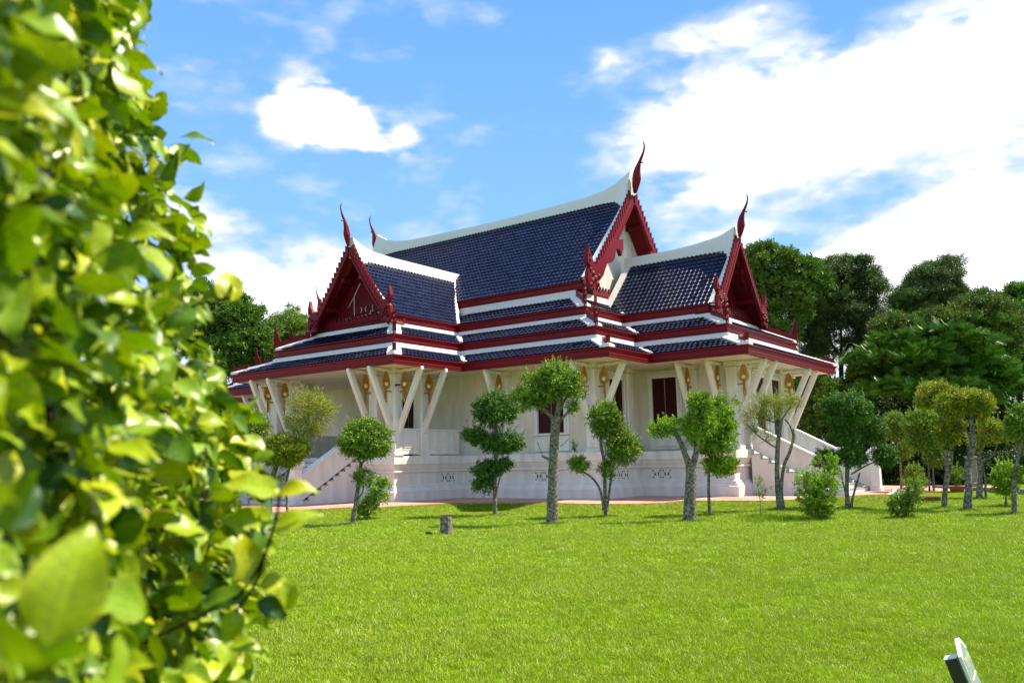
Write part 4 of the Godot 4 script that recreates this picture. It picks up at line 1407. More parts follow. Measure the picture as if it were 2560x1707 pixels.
	for row in 4:
		var y := -0.045 - row * 0.083
		if row % 2 == 1:
			beam(st, O + N * front * 0.0115 + e * 0.035 + B * y, O + N * front * 0.0115 + e * (L - 0.04) + B * y, 0.006, 0.003, B, 0.0)
			continue
		var x := 0.04
		while x < L - 0.05:
			for k in 3:
				var a := V2(x + rng.randf_range(0, 0.012), y + rng.randf_range(-0.022, 0.022)); var b := a + V2(rng.randf_range(-0.008, 0.008), rng.randf_range(-0.022, 0.022))
				beam(st, O + N * front * 0.0115 + e * a.x + B * a.y, O + N * front * 0.0115 + e * b.x + B * b.y, 0.0045, 0.003, N.cross(B), 0.0)
			x += 0.02
	put("lettering", done(st), mat(lin(0.75, 0.78, 0.45), 0.5, 0.4), o)
	st = begin()
	var pt := O + e * (L * 0.42) - N * front * 0.06 + B * -0.02
	beam(st, pt, pt + V(0.0, 0, 0) + dn * 0.62, 0.085, 0.06, e, 0.003)
	put("post", done(st), M.black, o)
	st = begin()
	beam(st, pt + B * 0.002, pt + B * 0.008, 0.088, 0.064, e, 0.001)
	put("post_cap", done(st), M.white_trim, o)
	# pale house behind the trees on the right
	var h := node("house", null, V(-6.5, -0.2, -44.0))
	h.rotation.y = 0.3
	tag(h, "pale house with grey roof glimpsed between the trees on the right", "house")
	put("wall", boxm(V(-6, 0, -4), V(6, 7.2, 4), 0.02), M.white, h)
	st = begin()
	prism(st, PackedVector2Array([V2(-4.8, 7.1), V2(4.8, 7.1), V2(0, 9.6)]), V(0, 0, 0), V(0, 0, 1), Vector3.UP, 13.0)
	put("roof", done(st), M.roof_grey, h)
	for i in 4:
		for fl in 2:
			var w := put("window", boxm(V(-4.6 + i * 2.6, 1.2 + fl * 3.2, 3.98), V(-3.4 + i * 2.6, 2.7 + fl * 3.2, 4.06), 0.01), M.white_trim, h)
			put("pane", boxm(V(-4.5 + i * 2.6, 1.3 + fl * 3.2, 4.0), V(-3.5 + i * 2.6, 2.6 + fl * 3.2, 4.075), 0.0), M.dark, w)

# ---------- trees
var thin := FastNoiseLite.new()
func tree(called: String, label: String, cat: String, group: String, base: Vector3, limbs: Array, clumps: Array, kind: int, bark: int, shoots: float) -> void:
	var o := node(called, null, base)
	tag(o, label, cat, group)
	rng.seed = hash(label)
	var big := kind >= 5
	for i in limbs.size():
		var l = limbs[i]
		var pts: Array = l[2].duplicate()
		var rad := []
		for k in pts.size(): rad.append(lerpf(l[0], l[1], float(k) / maxf(1.0, pts.size() - 1)))
		if i == 0 or absf(pts[0].y) < 0.15:
			rad[0] *= 1.18
			pts.push_front(pts[0] - V(0, 0.3, 0)); rad.push_front(rad[0] * 1.3)
		var cv := curve(pts, rad, 4)
		var st := begin(true)
		tube(st, cv[0], cv[1], 9 if l[0] > 0.03 else 6, Vector3.ZERO, 1.0, 0.09 if l[0] > 0.03 else 0.0)
		put("trunk" if i == 0 else "branch", done(st), M.bark[bark], o)
	var sp = sprigs[kind]
	var where := []; var cols := []
	var size := 4.0 if big else 1.0
	thin.seed = hash(label) % 1000
	thin.frequency = 1.0
	for c in clumps:
		var r: Vector3 = c[1]
		var area := 4.0 * PI * pow((pow(r.x * r.y, 1.6) + pow(r.x * r.z, 1.6) + pow(r.y * r.z, 1.6)) / 3.0, 1.0 / 1.6)
		var n := int(area * float(sp[2]) * float(c[2]))
		# boughs: smaller bosses over the clump, leafy above, open below
		var subs := []
		for i in (15 if big else 11):
			var d := V(rng.randfn(), rng.randfn() + (0.35 if big else 0.1), rng.randfn()).normalized()
			var rs := rng.randf_range(0.3, 0.55)
			subs.append([c[0] + d * r * rng.randf_range(0.6, 0.92 if big else 0.7), r * rs * V(1, 0.75 if kind != 8 else 0.6, 1), d, rng.randf_range(0.78, 1.22)])
		for i in n:
			var p: Vector3
			var d := V(rng.randfn(), rng.randfn(), rng.randfn()).normalized()
			var tone := 1.0
			var ax: Vector3
			if rng.randf() < (0.85 if big else 0.6):
				var sb = subs[rng.randi() % subs.size()]
				if rng.randf() < 0.7: d.y = absf(d.y)
				p = sb[0] + d * sb[1] * pow(rng.randf(), 0.4) * (1.0 if big else 0.9)
				tone = sb[3]
				ax = (d + (sb[2] as Vector3) * 0.5 + V(rng.randfn(), rng.randfn() + 0.4, rng.randfn()) * 0.5).normalized()
			else:
				var lump := 1.0 + 0.22 * thin.get_noise_3dv(d * 1.7 + c[0])
				p = c[0] + d * r * (pow(rng.randf(), 0.42) * lump * (0.8 if big else 0.9))
				ax = (d + V(rng.randfn(), rng.randfn() + 0.5, rng.randfn()) * 0.6).normalized()
			if big and thin.get_noise_3dv(p * 0.6) < -0.26 and rng.randf() < 0.8: continue
			if not big and thin.get_noise_3dv(p * 3.0) < -0.12 and rng.randf() < 0.8: continue
			if kind == 8: ax = V(d.x + rng.randfn() * 0.5, 0.12, d.z + rng.randfn() * 0.5).normalized()
			add_sprig(where, cols, sp, p, ax, rng.randf_range(0.75, 1.25), tone)
		# twigs from the nearest limb out to the boughs
		var near: Vector3 = c[0]
		var best := 1e9
		for l in limbs:
			for q in l[2]:
				var dd: float = (q as Vector3).distance_to(c[0])
				if dd < best:
					best = dd; near = q
		var tw := begin(true)
		for k in (5 if big else 8):
			var q: Vector3 = subs[k][0]
			var w := 0.035 if big else 0.009
			var mid := near.lerp(q, 0.5) + V(rng.randfn(), rng.randf() * 0.6, rng.randfn()) * (0.1 * near.distance_to(q))
			tube(tw, [near, mid, q, q + (q - mid) * 0.5], [w, w * 0.75, w * 0.5, w * 0.25], 5)
		tag(put("twigs", done(tw), M.bark[bark], o), "", "", "", "stuff")
		var sn := int(shoots * area * (0.5 if big else 12.0))
		for i in sn:
			var d := V(rng.randfn(), absf(rng.randfn()) + 0.8, rng.randfn()).normalized()
			var p: Vector3 = c[0] + d * r * 0.95
			var dir := (V(rng.randfn() * 0.3, 1.0, rng.randfn() * 0.3) + d * 0.35).normalized()
			var k := rng.randi_range(1, 4)
			for j in k:
				add_sprig(where, cols, sp, p + dir * (0.07 * size * j), (dir + V(rng.randfn(), 0, rng.randfn()) * 0.25).normalized(), rng.randf_range(0.55, 0.85), 1.25)
	# two meshes share the crown
	for m in sp[0].size():
		var w := []; var cl := []
		for i in range(m, where.size(), sp[0].size()):
			w.append(where[i]); cl.append(cols[i])
		if w.size(): many("foliage", sp[0][m], M.leaf, o, w, cl)

func add_sprig(where: Array, cols: Array, sp: Array, p: Vector3, ax: Vector3, s: float, bright := 1.0) -> void:
	var x := ax.cross(V(rng.randfn(), rng.randfn(), rng.randfn())).normalized()
	where.append(Transform3D(Basis(x, ax, x.cross(ax)) .scaled_local(V(s, s, s)), p))
	var c: Vector3 = sp[1][rng.randi() % sp[1].size()] * (rng.randf_range(0.7, 1.3) * bright)
	cols.append(Color(c.x, c.y, c.z))

# ---------- hedge at the left, close to the viewer
func hedge_face(f: float, h: float) -> float:
	var ks := [[0.2, -0.33], [0.6, -0.415], [1.0, -0.54], [1.4, -0.62], [1.7, -0.645], [1.85, -0.74], [2.0, -1.0], [2.1, -1.4]]
	var a := -0.33
	for i in ks.size() - 1:
		if f >= ks[i][0] and f <= ks[i + 1][0]: a = lerpf(ks[i][1], ks[i + 1][1], (f - ks[i][0]) / (ks[i + 1][0] - ks[i][0]))
	var hs := [[0.0, 0.15], [1.045, 0.175], [1.275, 0.145], [1.5, 0.105], [1.67, 0.045], [1.95, -0.06], [2.18, -0.10], [2.45, -0.13], [3.1, -0.25]]
	var s := 0.0
	for i in hs.size() - 1:
		if h >= hs[i][0] and h <= hs[i + 1][0]: s = lerpf(hs[i][1], hs[i + 1][1], (h - hs[i][0]) / (hs[i + 1][0] - hs[i][0]))
	return a + s * clampf(f / 1.7, 0.15, 1.0)

func build_hedge() -> void:
	rng.seed = 77
	var f := V(-sin(YAW), 0, -cos(YAW)); var rt := V(cos(YAW), 0, -sin(YAW))
	var root := EYE + rt * -0.95 + f * 1.1
	root.y = -0.2
	var o := node("hedge", null, root)
	o.rotation.y = YAW
	tag(o, "tall leafy green hedge with broad glossy leaves close at the left", "hedge")
	var loc := func(r: float, h: float, d: float) -> Vector3: return V(r + 0.95, h + 0.2, -(d - 1.1))
	# stems
	for i in 26:
		var fz := rng.randf_range(0.35, 1.8)
		var r0 := hedge_face(fz, 1.0) - rng.randf_range(0.28, 0.6)
		var pts := [loc.call(r0, -0.3, fz)]
		var rad := [rng.randf_range(0.008, 0.016)]
		for k in 6:
			var h := 0.5 * (k + 1) - 0.1
			pts.append(loc.call(minf(hedge_face(fz, h) - 0.25, r0 + rng.randf_range(-0.08, 0.08)), h, fz + rng.randf_range(-0.08, 0.08)))
			rad.append(rad[0] * (1.0 - 0.13 * (k + 1)))
		var cv := curve(pts, rad, 3)
		var st := begin(true)
		tube(st, cv[0], cv[1], 6)
		put("stem", done(st), M.bark[1], o)
	var all := []
	var eye: Vector3 = loc.call(0.0, EYE.y, 0.0)
	for i in 20000:
		var d := rng.randf_range(0.25, 2.08)
		var h := rng.randf_range(0.05, 3.0)
		var lump := 0.035 * sin(h * 9.0 + d * 5.0) + 0.03 * sin(h * 4.1 - d * 11.0)
		var deep := pow(rng.randf(), 1.5) * 0.42
		var face_r := hedge_face(d, h)
		var p: Vector3 = loc.call(face_r + lump - deep, h, d)
		var nrm := V(0.65, 0.55, 0.25 * rng.randfn()) + V(rng.randfn(), rng.randfn(), rng.randfn()) * 0.5
		if d > 1.65: nrm += V(-0.1, 0, -0.5)
		nrm = nrm.normalized()
		var ax := V(0.7, rng.randf_range(-0.7, 0.7), rng.randf_range(-0.9, 0.9))
		ax = (ax - nrm * ax.dot(nrm)).normalized()
		var s := rng.randf_range(0.52, 1.0)
		var x := ax.cross(nrm)
		var t := Transform3D(Basis(x, ax, nrm).scaled_local(V(s, s, s)), p)
		var to := eye - p
		var score := 0.0
		var fr := -(p.z - eye.z)
		if fr > 0.4 and absf(p.x - eye.x) < 0.6 * fr and (p.y - eye.y) < 0.56 * fr and (p.y - eye.y) > -0.26 * fr and deep < 0.07:
			score = s * absf(nrm.dot(to.normalized())) / to.length_squared()
		var tone := rng.randf() * (1.0 if deep < 0.1 else 0.6) + (0.0 if deep < 0.1 else 0.4)  # deeper leaves take darker tones, the hedge's inner shade put into colour
		var kind := 0 if tone < 0.38 else (1 if tone < 0.66 else (2 if tone < 0.8 else (3 if tone < 0.92 else 4)))
		all.append([-score, i, t, kind, rng.randi() % leafs.size()])
	# sprays reaching out of the face: [r, h, f, axis (r, up, f), normal, size, tone]
	var sprays := [
		[-0.512, 1.745, 1.5, V(0.02, 1, 0.25), V(0.5, 0.3, -0.8), 1.1, 2], [-0.515, 1.755, 1.5, V(-1, 0.15, 0.1), V(0.1, 0.5, -0.8), 0.85, 0], [-0.56, 1.735, 1.48, V(-0.6, -0.6, 0), V(0.4, 0.4, -0.8), 0.9, 3], [-0.505, 1.75, 1.5, V(0.55, 0.75, 0.2), V(0.9, -0.1, -0.3), 0.6, 2],
		[-0.345, 1.412, 1.25, V(-0.93, -0.1, 0.25), V(0.35, 0.8, -0.55), 1.15, 1], [-0.342, 1.412, 1.25, V(0.93, 0.36, 0.0), V(-0.25, 0.7, -0.7), 0.85, 2], [-0.345, 1.36, 1.25, V(0.72, 0.66, 0.1), V(-0.25, 0.75, -0.65), 0.95, 1], [-0.35, 1.375, 1.25, V(-1, -0.12, 0.1), V(0.2, 0.75, -0.65), 1.0, 1],
		[-0.375, 1.285, 1.25, V(-0.28, 0.95, 0), V(0.35, 0.1, -1), 1.05, 2], [-0.37, 1.285, 1.25, V(0.98, 0.2, 0), V(0, 0.6, -0.8), 0.75, 2], [-0.335, 1.29, 1.25, V(0.4, -0.9, 0), V(0.5, 0.2, -0.8), 0.7, 1], [-0.385, 1.27, 1.25, V(-1, -0.35, 0.2), V(0, 0.8, -0.6), 0.95, 3], [-0.37, 1.265, 1.25, V(0.8, -0.55, 0.2), V(0.2, 0.4, -0.9), 0.75, 4], [-0.40, 1.255, 1.25, V(-0.3, -0.95, 0), V(0.5, 0.2, -0.8), 0.8, 1],
		[-0.345, 1.405, 1.25, V(0.1, 1, 0.1), V(0.5, 0.1, -0.9), 0.3, 2], [-0.41, 1.2, 1.25, V(0.9, 0.3, -0.2), V(-0.2, 0.9, -0.5), 0.8, 1], [-0.44, 1.12, 1.3, V(0.95, 0.2, 0), V(-0.2, 0.8, -0.6), 0.9, 0],
		[-0.65, 2.1, 1.6, V(0.95, 0.25, 0), V(0.0, 0.8, -0.6), 0.9, 3], [-0.63, 1.93, 1.6, V(0.95, -0.2, 0), V(0.2, 0.8, -0.6), 0.85, 1], [-0.33, 1.33, 0.62, V(0.25, 0.95, 0), V(0.4, 0.1, -1), 1.2, 1], [-0.25, 1.24, 0.66, V(0.2, -0.95, 0.1), V(0.5, 0.5, -0.7), 1.25, 1]]
	for q in sprays:
		var nrm: Vector3 = V(q[4].x, q[4].y, -q[4].z).normalized()
		var ax := V(q[3].x, q[3].y, -q[3].z)
		ax = (ax - nrm * ax.dot(nrm)).normalized()
		var x := ax.cross(nrm)
		all.append([-100.0, all.size(), Transform3D(Basis(x, ax, nrm).scaled_local(Vector3.ONE * float(q[5])), loc.call(q[0], q[1], q[2])), q[6], 1 if q[5] < 0.9 else 0])
	for tw in [[V(-0.62, 1.70, 1.45), V(-0.56, 1.74, 1.48), V(-0.508, 1.756, 1.5)], [V(-0.55, 1.2, 1.3), V(-0.417, 1.261, 1.25), V(-0.389, 1.282, 1.25), V(-0.364, 1.321, 1.25), V(-0.346, 1.377, 1.25), V(-0.342, 1.412, 1.25)], [V(-0.364, 1.32, 1.25), V(-0.372, 1.29, 1.25), V(-0.40, 1.25, 1.25)]]:
		var pts := []; var rad := []
		for p in tw:
			pts.append(loc.call(p.x, p.y, p.z)); rad.append(0.0022)
		var cv := curve(pts, rad, 4)
		var st := begin(true)
		tube(st, cv[0], cv[1], 6)
		put("twig", done(st), M.bark[1], o)
	all.sort_custom(func(a, b): return a[0] < b[0] or (a[0] == b[0] and a[1] < b[1]))
	var tones := [V(0.27, 0.43, 0.016), V(0.40, 0.53, 0.012), V(0.52, 0.57, 0.010), V(0.14, 0.27, 0.016), V(0.05, 0.13, 0.016)]
	var where := [[], [], [], []]; var cols := [[], [], [], []]
	for i in all.size():
		var q = all[i]
		if i < 300: put("leaf", leafs[q[4]], M.hedge[q[3]], o, q[2])
		else:
			where[q[4]].append(q[2])
			var c: Vector3 = tones[q[3]] * rng.randf_range(0.75, 1.25)
			cols[q[4]].append(Color(c.x, c.y, c.z))
	for k in leafs.size(): many("foliage", leafs[k], M.hedge_many, o, where[k], cols[k])

func trees() -> void:
	tree("topiary_tree","round clipped ball tree with leaning Y-forked trunk before the near stairs","tree","clipped garden trees on the lawn in front of the temple",V(10.44,-0.22,19.86),[[0.07,0.05,[V(0,0,0),V(0.09,0.58,-0.04),V(0.18,1.29,-0.09),V(0.18,1.78,-0.16)]],[0.04,0.02,[V(0.2,1.76,-0.15),V(0.17,1.96,-0.06),V(0.06,2.29,-0.05)]],[0.04,0.02,[V(0.2,1.76,-0.15),V(0.32,1.91,-0.22),V(0.46,2.25,-0.28)]],[0.03,0.02,[V(0.03,0.48,-0.03),V(0.14,0.77,-0.11),V(0.28,0.94,-0.14),V(0.26,1.23,-0.19)]]],[[V(0.45,2.45,-0.07),V(0.72,0.6,0.72),1],[V(0.06,2.32,0.08),V(0.36,0.41,0.36),1],[V(0.61,2.31,-0.43),V(0.38,0.41,0.38),1],[V(0.18,2.64,-0.32),V(0.62,0.43,0.62),1],[V(0.34,1.32,-0.16),V(0.31,0.24,0.31),0.6]],0,0,0.1)
	tree("shrub","small straggly shrub with thin stem beside the Y-forked ball tree","shrub","",V(9.19,-0.22,18.11),[[0.03,0.01,[V(0,-0,0),V(0.07,0.38,-0.01),V(0.17,0.75,-0.15)]]],[[V(0.21,0.89,-0.29),V(0.34,0.44,0.34),0.5],[V(0.12,0.47,-0.11),V(0.23,0.31,0.23),0.5],[V(-0.13,0.28,0.12),V(0.23,0.21,0.23),0.8]],3,0,0)
	tree("topiary_tree","loose olive ball tree, taller and paler, behind the yellow-green ball","tree","clipped garden trees on the lawn in front of the temple",V(7.52,-0.22,19.94),[[0.04,0.04,[V(0,-0,0),V(-0.05,0.54,-0.04),V(-0,1.12,0.07)]],[0.04,0.03,[V(-0.05,1.12,0.04),V(0.06,1.93,-0.1),V(0.35,2.55,-0.23),V(0.54,2.93,-0.35)]]],[[V(0.72,3.32,-0.27),V(0.82,0.76,0.82),0.55],[V(0.34,3.69,-0.18),V(0.46,0.43,0.46),0.5],[V(0.72,3.5,-0.67),V(0.46,0.51,0.46),0.5],[V(0.59,2.8,-0.31),V(0.51,0.28,0.51),0.5],[V(0.13,3.06,-0.12),V(0.32,0.32,0.32),0.5]],1,0,0.25)
	tree("topiary_tree","compact yellow-green ball tree on a thick dark trunk by the stair post","tree","clipped garden trees on the lawn in front of the temple",V(7.27,-0.22,20.42),[[0.09,0.08,[V(0,0,0),V(-0.02,0.65,-0.01),V(0.07,1.32,-0.03),V(0.19,1.94,-0.15)]]],[[V(0.53,2.28,-0.12),V(0.73,0.51,0.73),1],[V(0.15,2.19,0.05),V(0.43,0.35,0.43),1],[V(0.72,2.27,-0.45),V(0.38,0.4,0.38),1],[V(0.24,1.93,-0.28),V(0.63,0.28,0.63),0.7],[V(0.17,1.2,-0.11),V(0.23,0.3,0.23),0.5]],4,0,0.1)
	tree("topiary_tree","bushy two-tone tree with drooping lower clumps beside the far stair wall","tree","clipped garden trees on the lawn in front of the temple",V(4.57,-0.22,19.89),[[0.07,0.06,[V(0,0,0),V(0.05,0.79,-0),V(0.09,1.72,-0.08),V(0.22,2.38,-0.16)]]],[[V(0.45,2.94,-0.2),V(0.76,0.71,0.76),0.8],[V(-0.02,2.52,-0.13),V(0.57,0.57,0.57),0.9],[V(0.16,1.87,-0.19),V(0.35,0.35,0.35),1],[V(0.2,1.21,-0.06),V(0.41,0.38,0.41),1],[V(-0.36,1.89,0.25),V(0.33,0.33,0.33),0.7],[V(-0.12,3.2,0.08),V(0.41,0.46,0.41),0.8]],0,0,0.3)
	tree("topiary_tree","dark tree clipped into five stacked uneven clumps on a slender trunk","tree","clipped garden trees on the lawn in front of the temple",V(11.93,-0.22,15),[[0.07,0.05,[V(0,0,0),V(-0.03,0.71,-0.04),V(-0.01,1.36,-0.03),V(0.07,2.34,-0.02),V(-0,3,-0.08)]],[0.03,0.02,[V(0.03,0.71,-0.02),V(0.17,1.23,-0.07),V(0.28,1.61,-0.2),V(0.36,1.94,-0.32)]],[0.03,0.02,[V(-0.03,0.84,0.02),V(-0.13,1.1,0.15)]]],[[V(0.05,3.45,-0.03),V(0.77,0.59,0.77),1],[V(-0.45,2.61,0.49),V(0.36,0.32,0.36),1],[V(0.16,2.37,-0.23),V(0.75,0.37,0.75),1],[V(-0.24,1.48,0.05),V(0.56,0.27,0.56),1],[V(0.29,1.64,-0.23),V(0.21,0.19,0.21),0.8],[V(-0.36,0.99,0.15),V(0.37,0.29,0.37),0.8]],2,0,0.5)
	tree("topiary_tree","tallest lawn tree with straight pale trunk and wind-blown open crown","tree","clipped garden trees on the lawn in front of the temple",V(15.81,-0.22,17.34),[[0.15,0.13,[V(0,-0,0),V(0.04,0.77,-0.01),V(0.05,1.54,-0.07),V(0.11,2.43,-0.09),V(0.17,3,-0.14)]],[0.07,0.05,[V(0.14,2.75,-0.1),V(0.04,3,-0.02),V(-0.12,3.16,0.04),V(-0.3,3.29,0.16)]],[0.05,0.03,[V(0.19,2.79,-0.15),V(0.33,2.97,-0.25),V(0.43,3.14,-0.35)]],[0.09,0.05,[V(0.18,3,-0.14),V(0.25,3.39,-0.13),V(0.21,3.74,-0.19)]],[0.05,0.02,[V(0.22,3.11,-0.16),V(0.35,3.45,-0.29),V(0.44,3.62,-0.4)]],[0.05,0.03,[V(0.02,1.74,-0.01),V(-0.11,1.82,0.04),V(-0.17,1.88,0.16)]],[0.01,0.01,[V(-0.16,1.86,0.12),V(-0.22,2.08,0.18),V(-0.29,2.28,0.2)]],[0.01,0.01,[V(0.22,2.14,-0.17),V(0.36,2.23,-0.21),V(0.44,2.38,-0.33)]]],[[V(0.3,3.92,-0.06),V(0.59,0.5,0.59),0.75],[V(-0.05,3.7,0.17),V(0.39,0.34,0.39),0.7],[V(-0.49,3.48,0.52),V(0.39,0.3,0.39),0.75],[V(-0.4,3.9,0.21),V(0.39,0.3,0.39),0.35],[V(0.55,3.76,-0.32),V(0.3,0.34,0.3),0.6],[V(0.1,4.25,-0.01),V(0.32,0.25,0.32),0.6],[V(0.51,3.21,-0.38),V(0.15,0.13,0.15),1],[V(-0.24,3.41,0.1),V(0.27,0.16,0.27),0.8],[V(0.76,3.6,-0.49),V(0.23,0.25,0.23),0.15]],0,0,0.9)
	tree("topiary_tree","young tree with three stems, two leafy clumps and a drooping left arm","tree","clipped garden trees on the lawn in front of the temple",V(15.61,-0.22,14.09),[[0.06,0.04,[V(0,-0,0),V(-0.01,0.76,0.01),V(-0,1.56,-0.01),V(-0.1,2.24,0.02),V(-0.08,2.56,0.01)]],[0.04,0.03,[V(0.02,0.15,-0.02),V(0.1,0.94,-0.13),V(0.23,1.55,-0.14),V(0.38,1.98,-0.28)]],[0.04,0.03,[V(-0.06,0.21,0.05),V(-0.12,0.82,0.11),V(-0.36,1.22,0.21),V(-0.63,1.44,0.41)]],[0.01,0.01,[V(-0.71,1.66,0.54),V(-0.71,2.01,0.59),V(-0.71,2.32,0.59)]]],[[V(0.07,3.11,0.07),V(0.52,0.46,0.52),1],[V(0.02,2.66,0.07),V(0.35,0.28,0.35),1],[V(0.43,2.54,-0.32),V(0.33,0.3,0.33),1],[V(0.45,2.03,-0.38),V(0.58,0.51,0.58),1],[V(-0.59,1.6,0.51),V(0.32,0.2,0.32),1],[V(0.1,1.4,0.02),V(0.23,0.3,0.23),0.7],[V(-0.74,2.16,0.56),V(0.06,0.2,0.06),0.3]],0,0,0.4)
	tree("topiary_tree","stout pale trunk forking low, with a flat leafy branch reaching left","tree","clipped garden trees on the lawn in front of the temple",V(18.84,-0.22,14.95),[[0.16,0.14,[V(0,-0,0),V(0.04,0.69,-0.01),V(0.08,1.36,-0.07),V(0.05,1.69,-0.1)]],[0.1,0.06,[V(0.05,1.52,-0.04),V(-0.07,1.97,0.03),V(-0.19,2.39,0.14)]],[0.1,0.06,[V(0.1,1.47,-0.08),V(0.21,1.91,-0.18),V(0.23,2.31,-0.2)]],[0.03,0.02,[V(-0.19,2.37,0.14),V(-0.36,2.46,0.33),V(-0.65,2.45,0.44),V(-0.87,2.48,0.62)]],[0.04,0.02,[V(0.24,2.25,-0.18),V(0.33,2.7,-0.3),V(0.47,3.04,-0.39)]]],[[V(-0.51,2.54,0.43),V(0.43,0.15,0.43),0.5],[V(-0.37,2.71,0.3),V(0.25,0.14,0.25),0.4],[V(0.09,2.61,0.03),V(0.27,0.23,0.27),0.6],[V(0.34,2.81,-0.3),V(0.41,0.5,0.41),0.8],[V(0.4,3.26,-0.19),V(0.31,0.27,0.31),1],[V(0.22,2.42,-0.07),V(0.25,0.21,0.25),0.6]],3,0,0.4)
	tree("topiary_tree","leafy tree with thin dark trunk and a separate dark lower tier","tree","clipped garden trees on the lawn in front of the temple",V(18.24,-0.22,12.31),[[0.05,0.04,[V(0,0,0),V(0.02,0.64,0.03),V(0.05,1.31,0.01),V(0.09,1.81,-0.05)]]],[[V(0.3,2.39,0.06),V(0.73,0.68,0.73),1],[V(0.44,2.84,-0.11),V(0.5,0.5,0.5),1],[V(0.39,1.46,-0.13),V(0.55,0.25,0.55),1],[V(0.09,2.15,0.08),V(0.43,0.25,0.43),0.8],[V(0.66,3.41,-0.48),V(0.2,0.2,0.2),0.35],[V(0.43,3.26,-0.19),V(0.33,0.33,0.33),0.7]],3,0,0.6)
	tree("topiary_tree","thin yellowish tree with two bare curving stems crossing the right stairs","tree","clipped garden trees on the lawn in front of the temple",V(19.38,-0.22,9.23),[[0.09,0.07,[V(-0.04,0,0.03),V(-0.09,0.73,0),V(-0.05,1.44,0.02),V(0.03,2.17,0.03),V(0.14,2.96,-0.07)]],[0.06,0.05,[V(0.05,-0,-0.04),V(0.03,0.62,0),V(0.14,1.44,-0.09),V(0.34,1.92,-0.19),V(0.43,2.4,-0.38),V(0.4,2.66,-0.38)]],[0.03,0.02,[V(0.43,2.49,-0.33),V(0.36,2.79,-0.27),V(0.23,2.98,-0.17)]],[0.03,0.02,[V(-0.04,2.04,0.03),V(-0.29,2.27,0.29),V(-0.56,2.55,0.49),V(-0.77,2.85,0.61)]],[0.03,0.02,[V(0.09,2.83,-0.07),V(-0.16,2.94,0.16),V(-0.34,3,0.21)]],[0.03,0.01,[V(0.13,2.93,-0.1),V(0.32,3.22,-0.19),V(0.52,3.55,-0.32)]]],[[V(-0.61,3.12,0.26),V(0.51,0.46,0.51),0.4],[V(-0.38,3.6,0.28),V(0.38,0.24,0.38),0.4],[V(0.27,3.57,-0.02),V(0.59,0.35,0.59),0.45],[V(-0.12,3.23,0.07),V(0.54,0.35,0.54),0.4],[V(0.47,3.45,-0.22),V(0.33,0.33,0.33),0.35],[V(-0.22,2.34,0.16),V(0.21,0.21,0.21),0.3],[V(-0.55,2.65,0.27),V(0.35,0.21,0.35),0.35]],1,0,0.2)
	tree("bush","large leafy bush with upright shoots standing in long grass","bush","",V(21.85,-0.22,13.26),[[0.03,0.02,[V(0,-0,0),V(0.05,0.43,-0.08),V(0.18,1.08,-0.16)]],[0.03,0.02,[V(0,-0,0),V(-0.1,0.54,0.11),V(-0.26,0.92,0.21)]],[0.02,0.01,[V(0.07,0.54,-0.05),V(0.28,1.08,-0.17),V(0.37,1.51,-0.32)]],[0.02,0.01,[V(-0.02,0.54,0.02),V(-0.26,1.09,0.19),V(-0.49,0.93,0.34)]]],[[V(0.02,0.56,0.06),V(0.51,0.45,0.51),0.42],[V(0.16,0.92,-0.03),V(0.38,0.29,0.38),0.32],[V(-0.27,0.87,0.12),V(0.31,0.29,0.31),0.25],[V(0.37,1.45,-0.34),V(0.13,0.27,0.13),0.3],[V(0.1,1.51,-0.1),V(0.09,0.18,0.09),0.25],[V(0.39,1.07,-0.35),V(0.22,0.34,0.22),0.3],[V(0.02,0.23,-0.12),V(0.38,0.2,0.38),0.6]],3,0,1.6)
	tree("sapling","spindly pale sapling on the bank left of the leafy bush","sapling","",V(19.81,-0.22,12.16),[[0.01,0.01,[V(0,0,0),V(-0.01,0.47,-0.03),V(-0.02,0.88,0.06)]],[0.01,0.01,[V(0.01,0.41,-0.01),V(0.12,0.64,-0.09),V(0.19,0.82,-0.12)]],[0.01,0.01,[V(0,0.06,-0),V(0.11,0.12,-0.02),V(0.17,0.16,-0.06)]]],[[V(-0.02,0.92,0.03),V(0.11,0.19,0.11),0.22],[V(0.15,0.76,-0.09),V(0.11,0.17,0.11),0.2],[V(0.02,0.61,-0.04),V(0.12,0.15,0.12),0.15]],3,0,0)
	tree("topiary_tree","dark cloud-pruned tree of seven rounded tiers beside the right stairs","tree","clipped garden trees on the lawn in front of the temple",V(21.03,-0.12,7.64),[[0.07,0.06,[V(0,0,0),V(0.01,0.64,-0.08),V(0.08,1.36,-0.06),V(0.12,2.3,-0.16)]],[0.04,0.03,[V(0.11,0.02,-0.08),V(0.21,0.5,-0.24),V(0.38,1.07,-0.36)]],[0.03,0.03,[V(-0.01,0.38,0.01),V(-0.07,0.78,0.07),V(-0.09,1.11,0.12)]],[0.03,0.02,[V(0.17,1.03,-0.13),V(0.57,1.29,-0.39),V(0.95,1.48,-0.67)]]],[[V(0.21,3.14,0.06),V(0.84,0.62,0.84),1],[V(0.14,2.19,-0.16),V(0.51,0.38,0.51),1],[V(0.8,2.47,-0.76),V(0.45,0.45,0.45),1],[V(-0.5,1.51,0.24),V(0.46,0.32,0.46),1],[V(0.21,1.55,-0.15),V(0.51,0.28,0.51),1],[V(1.08,1.59,-0.87),V(0.43,0.35,0.43),1],[V(-0.12,2.91,-0.03),V(0.46,0.41,0.46),1]],2,0,0.45)
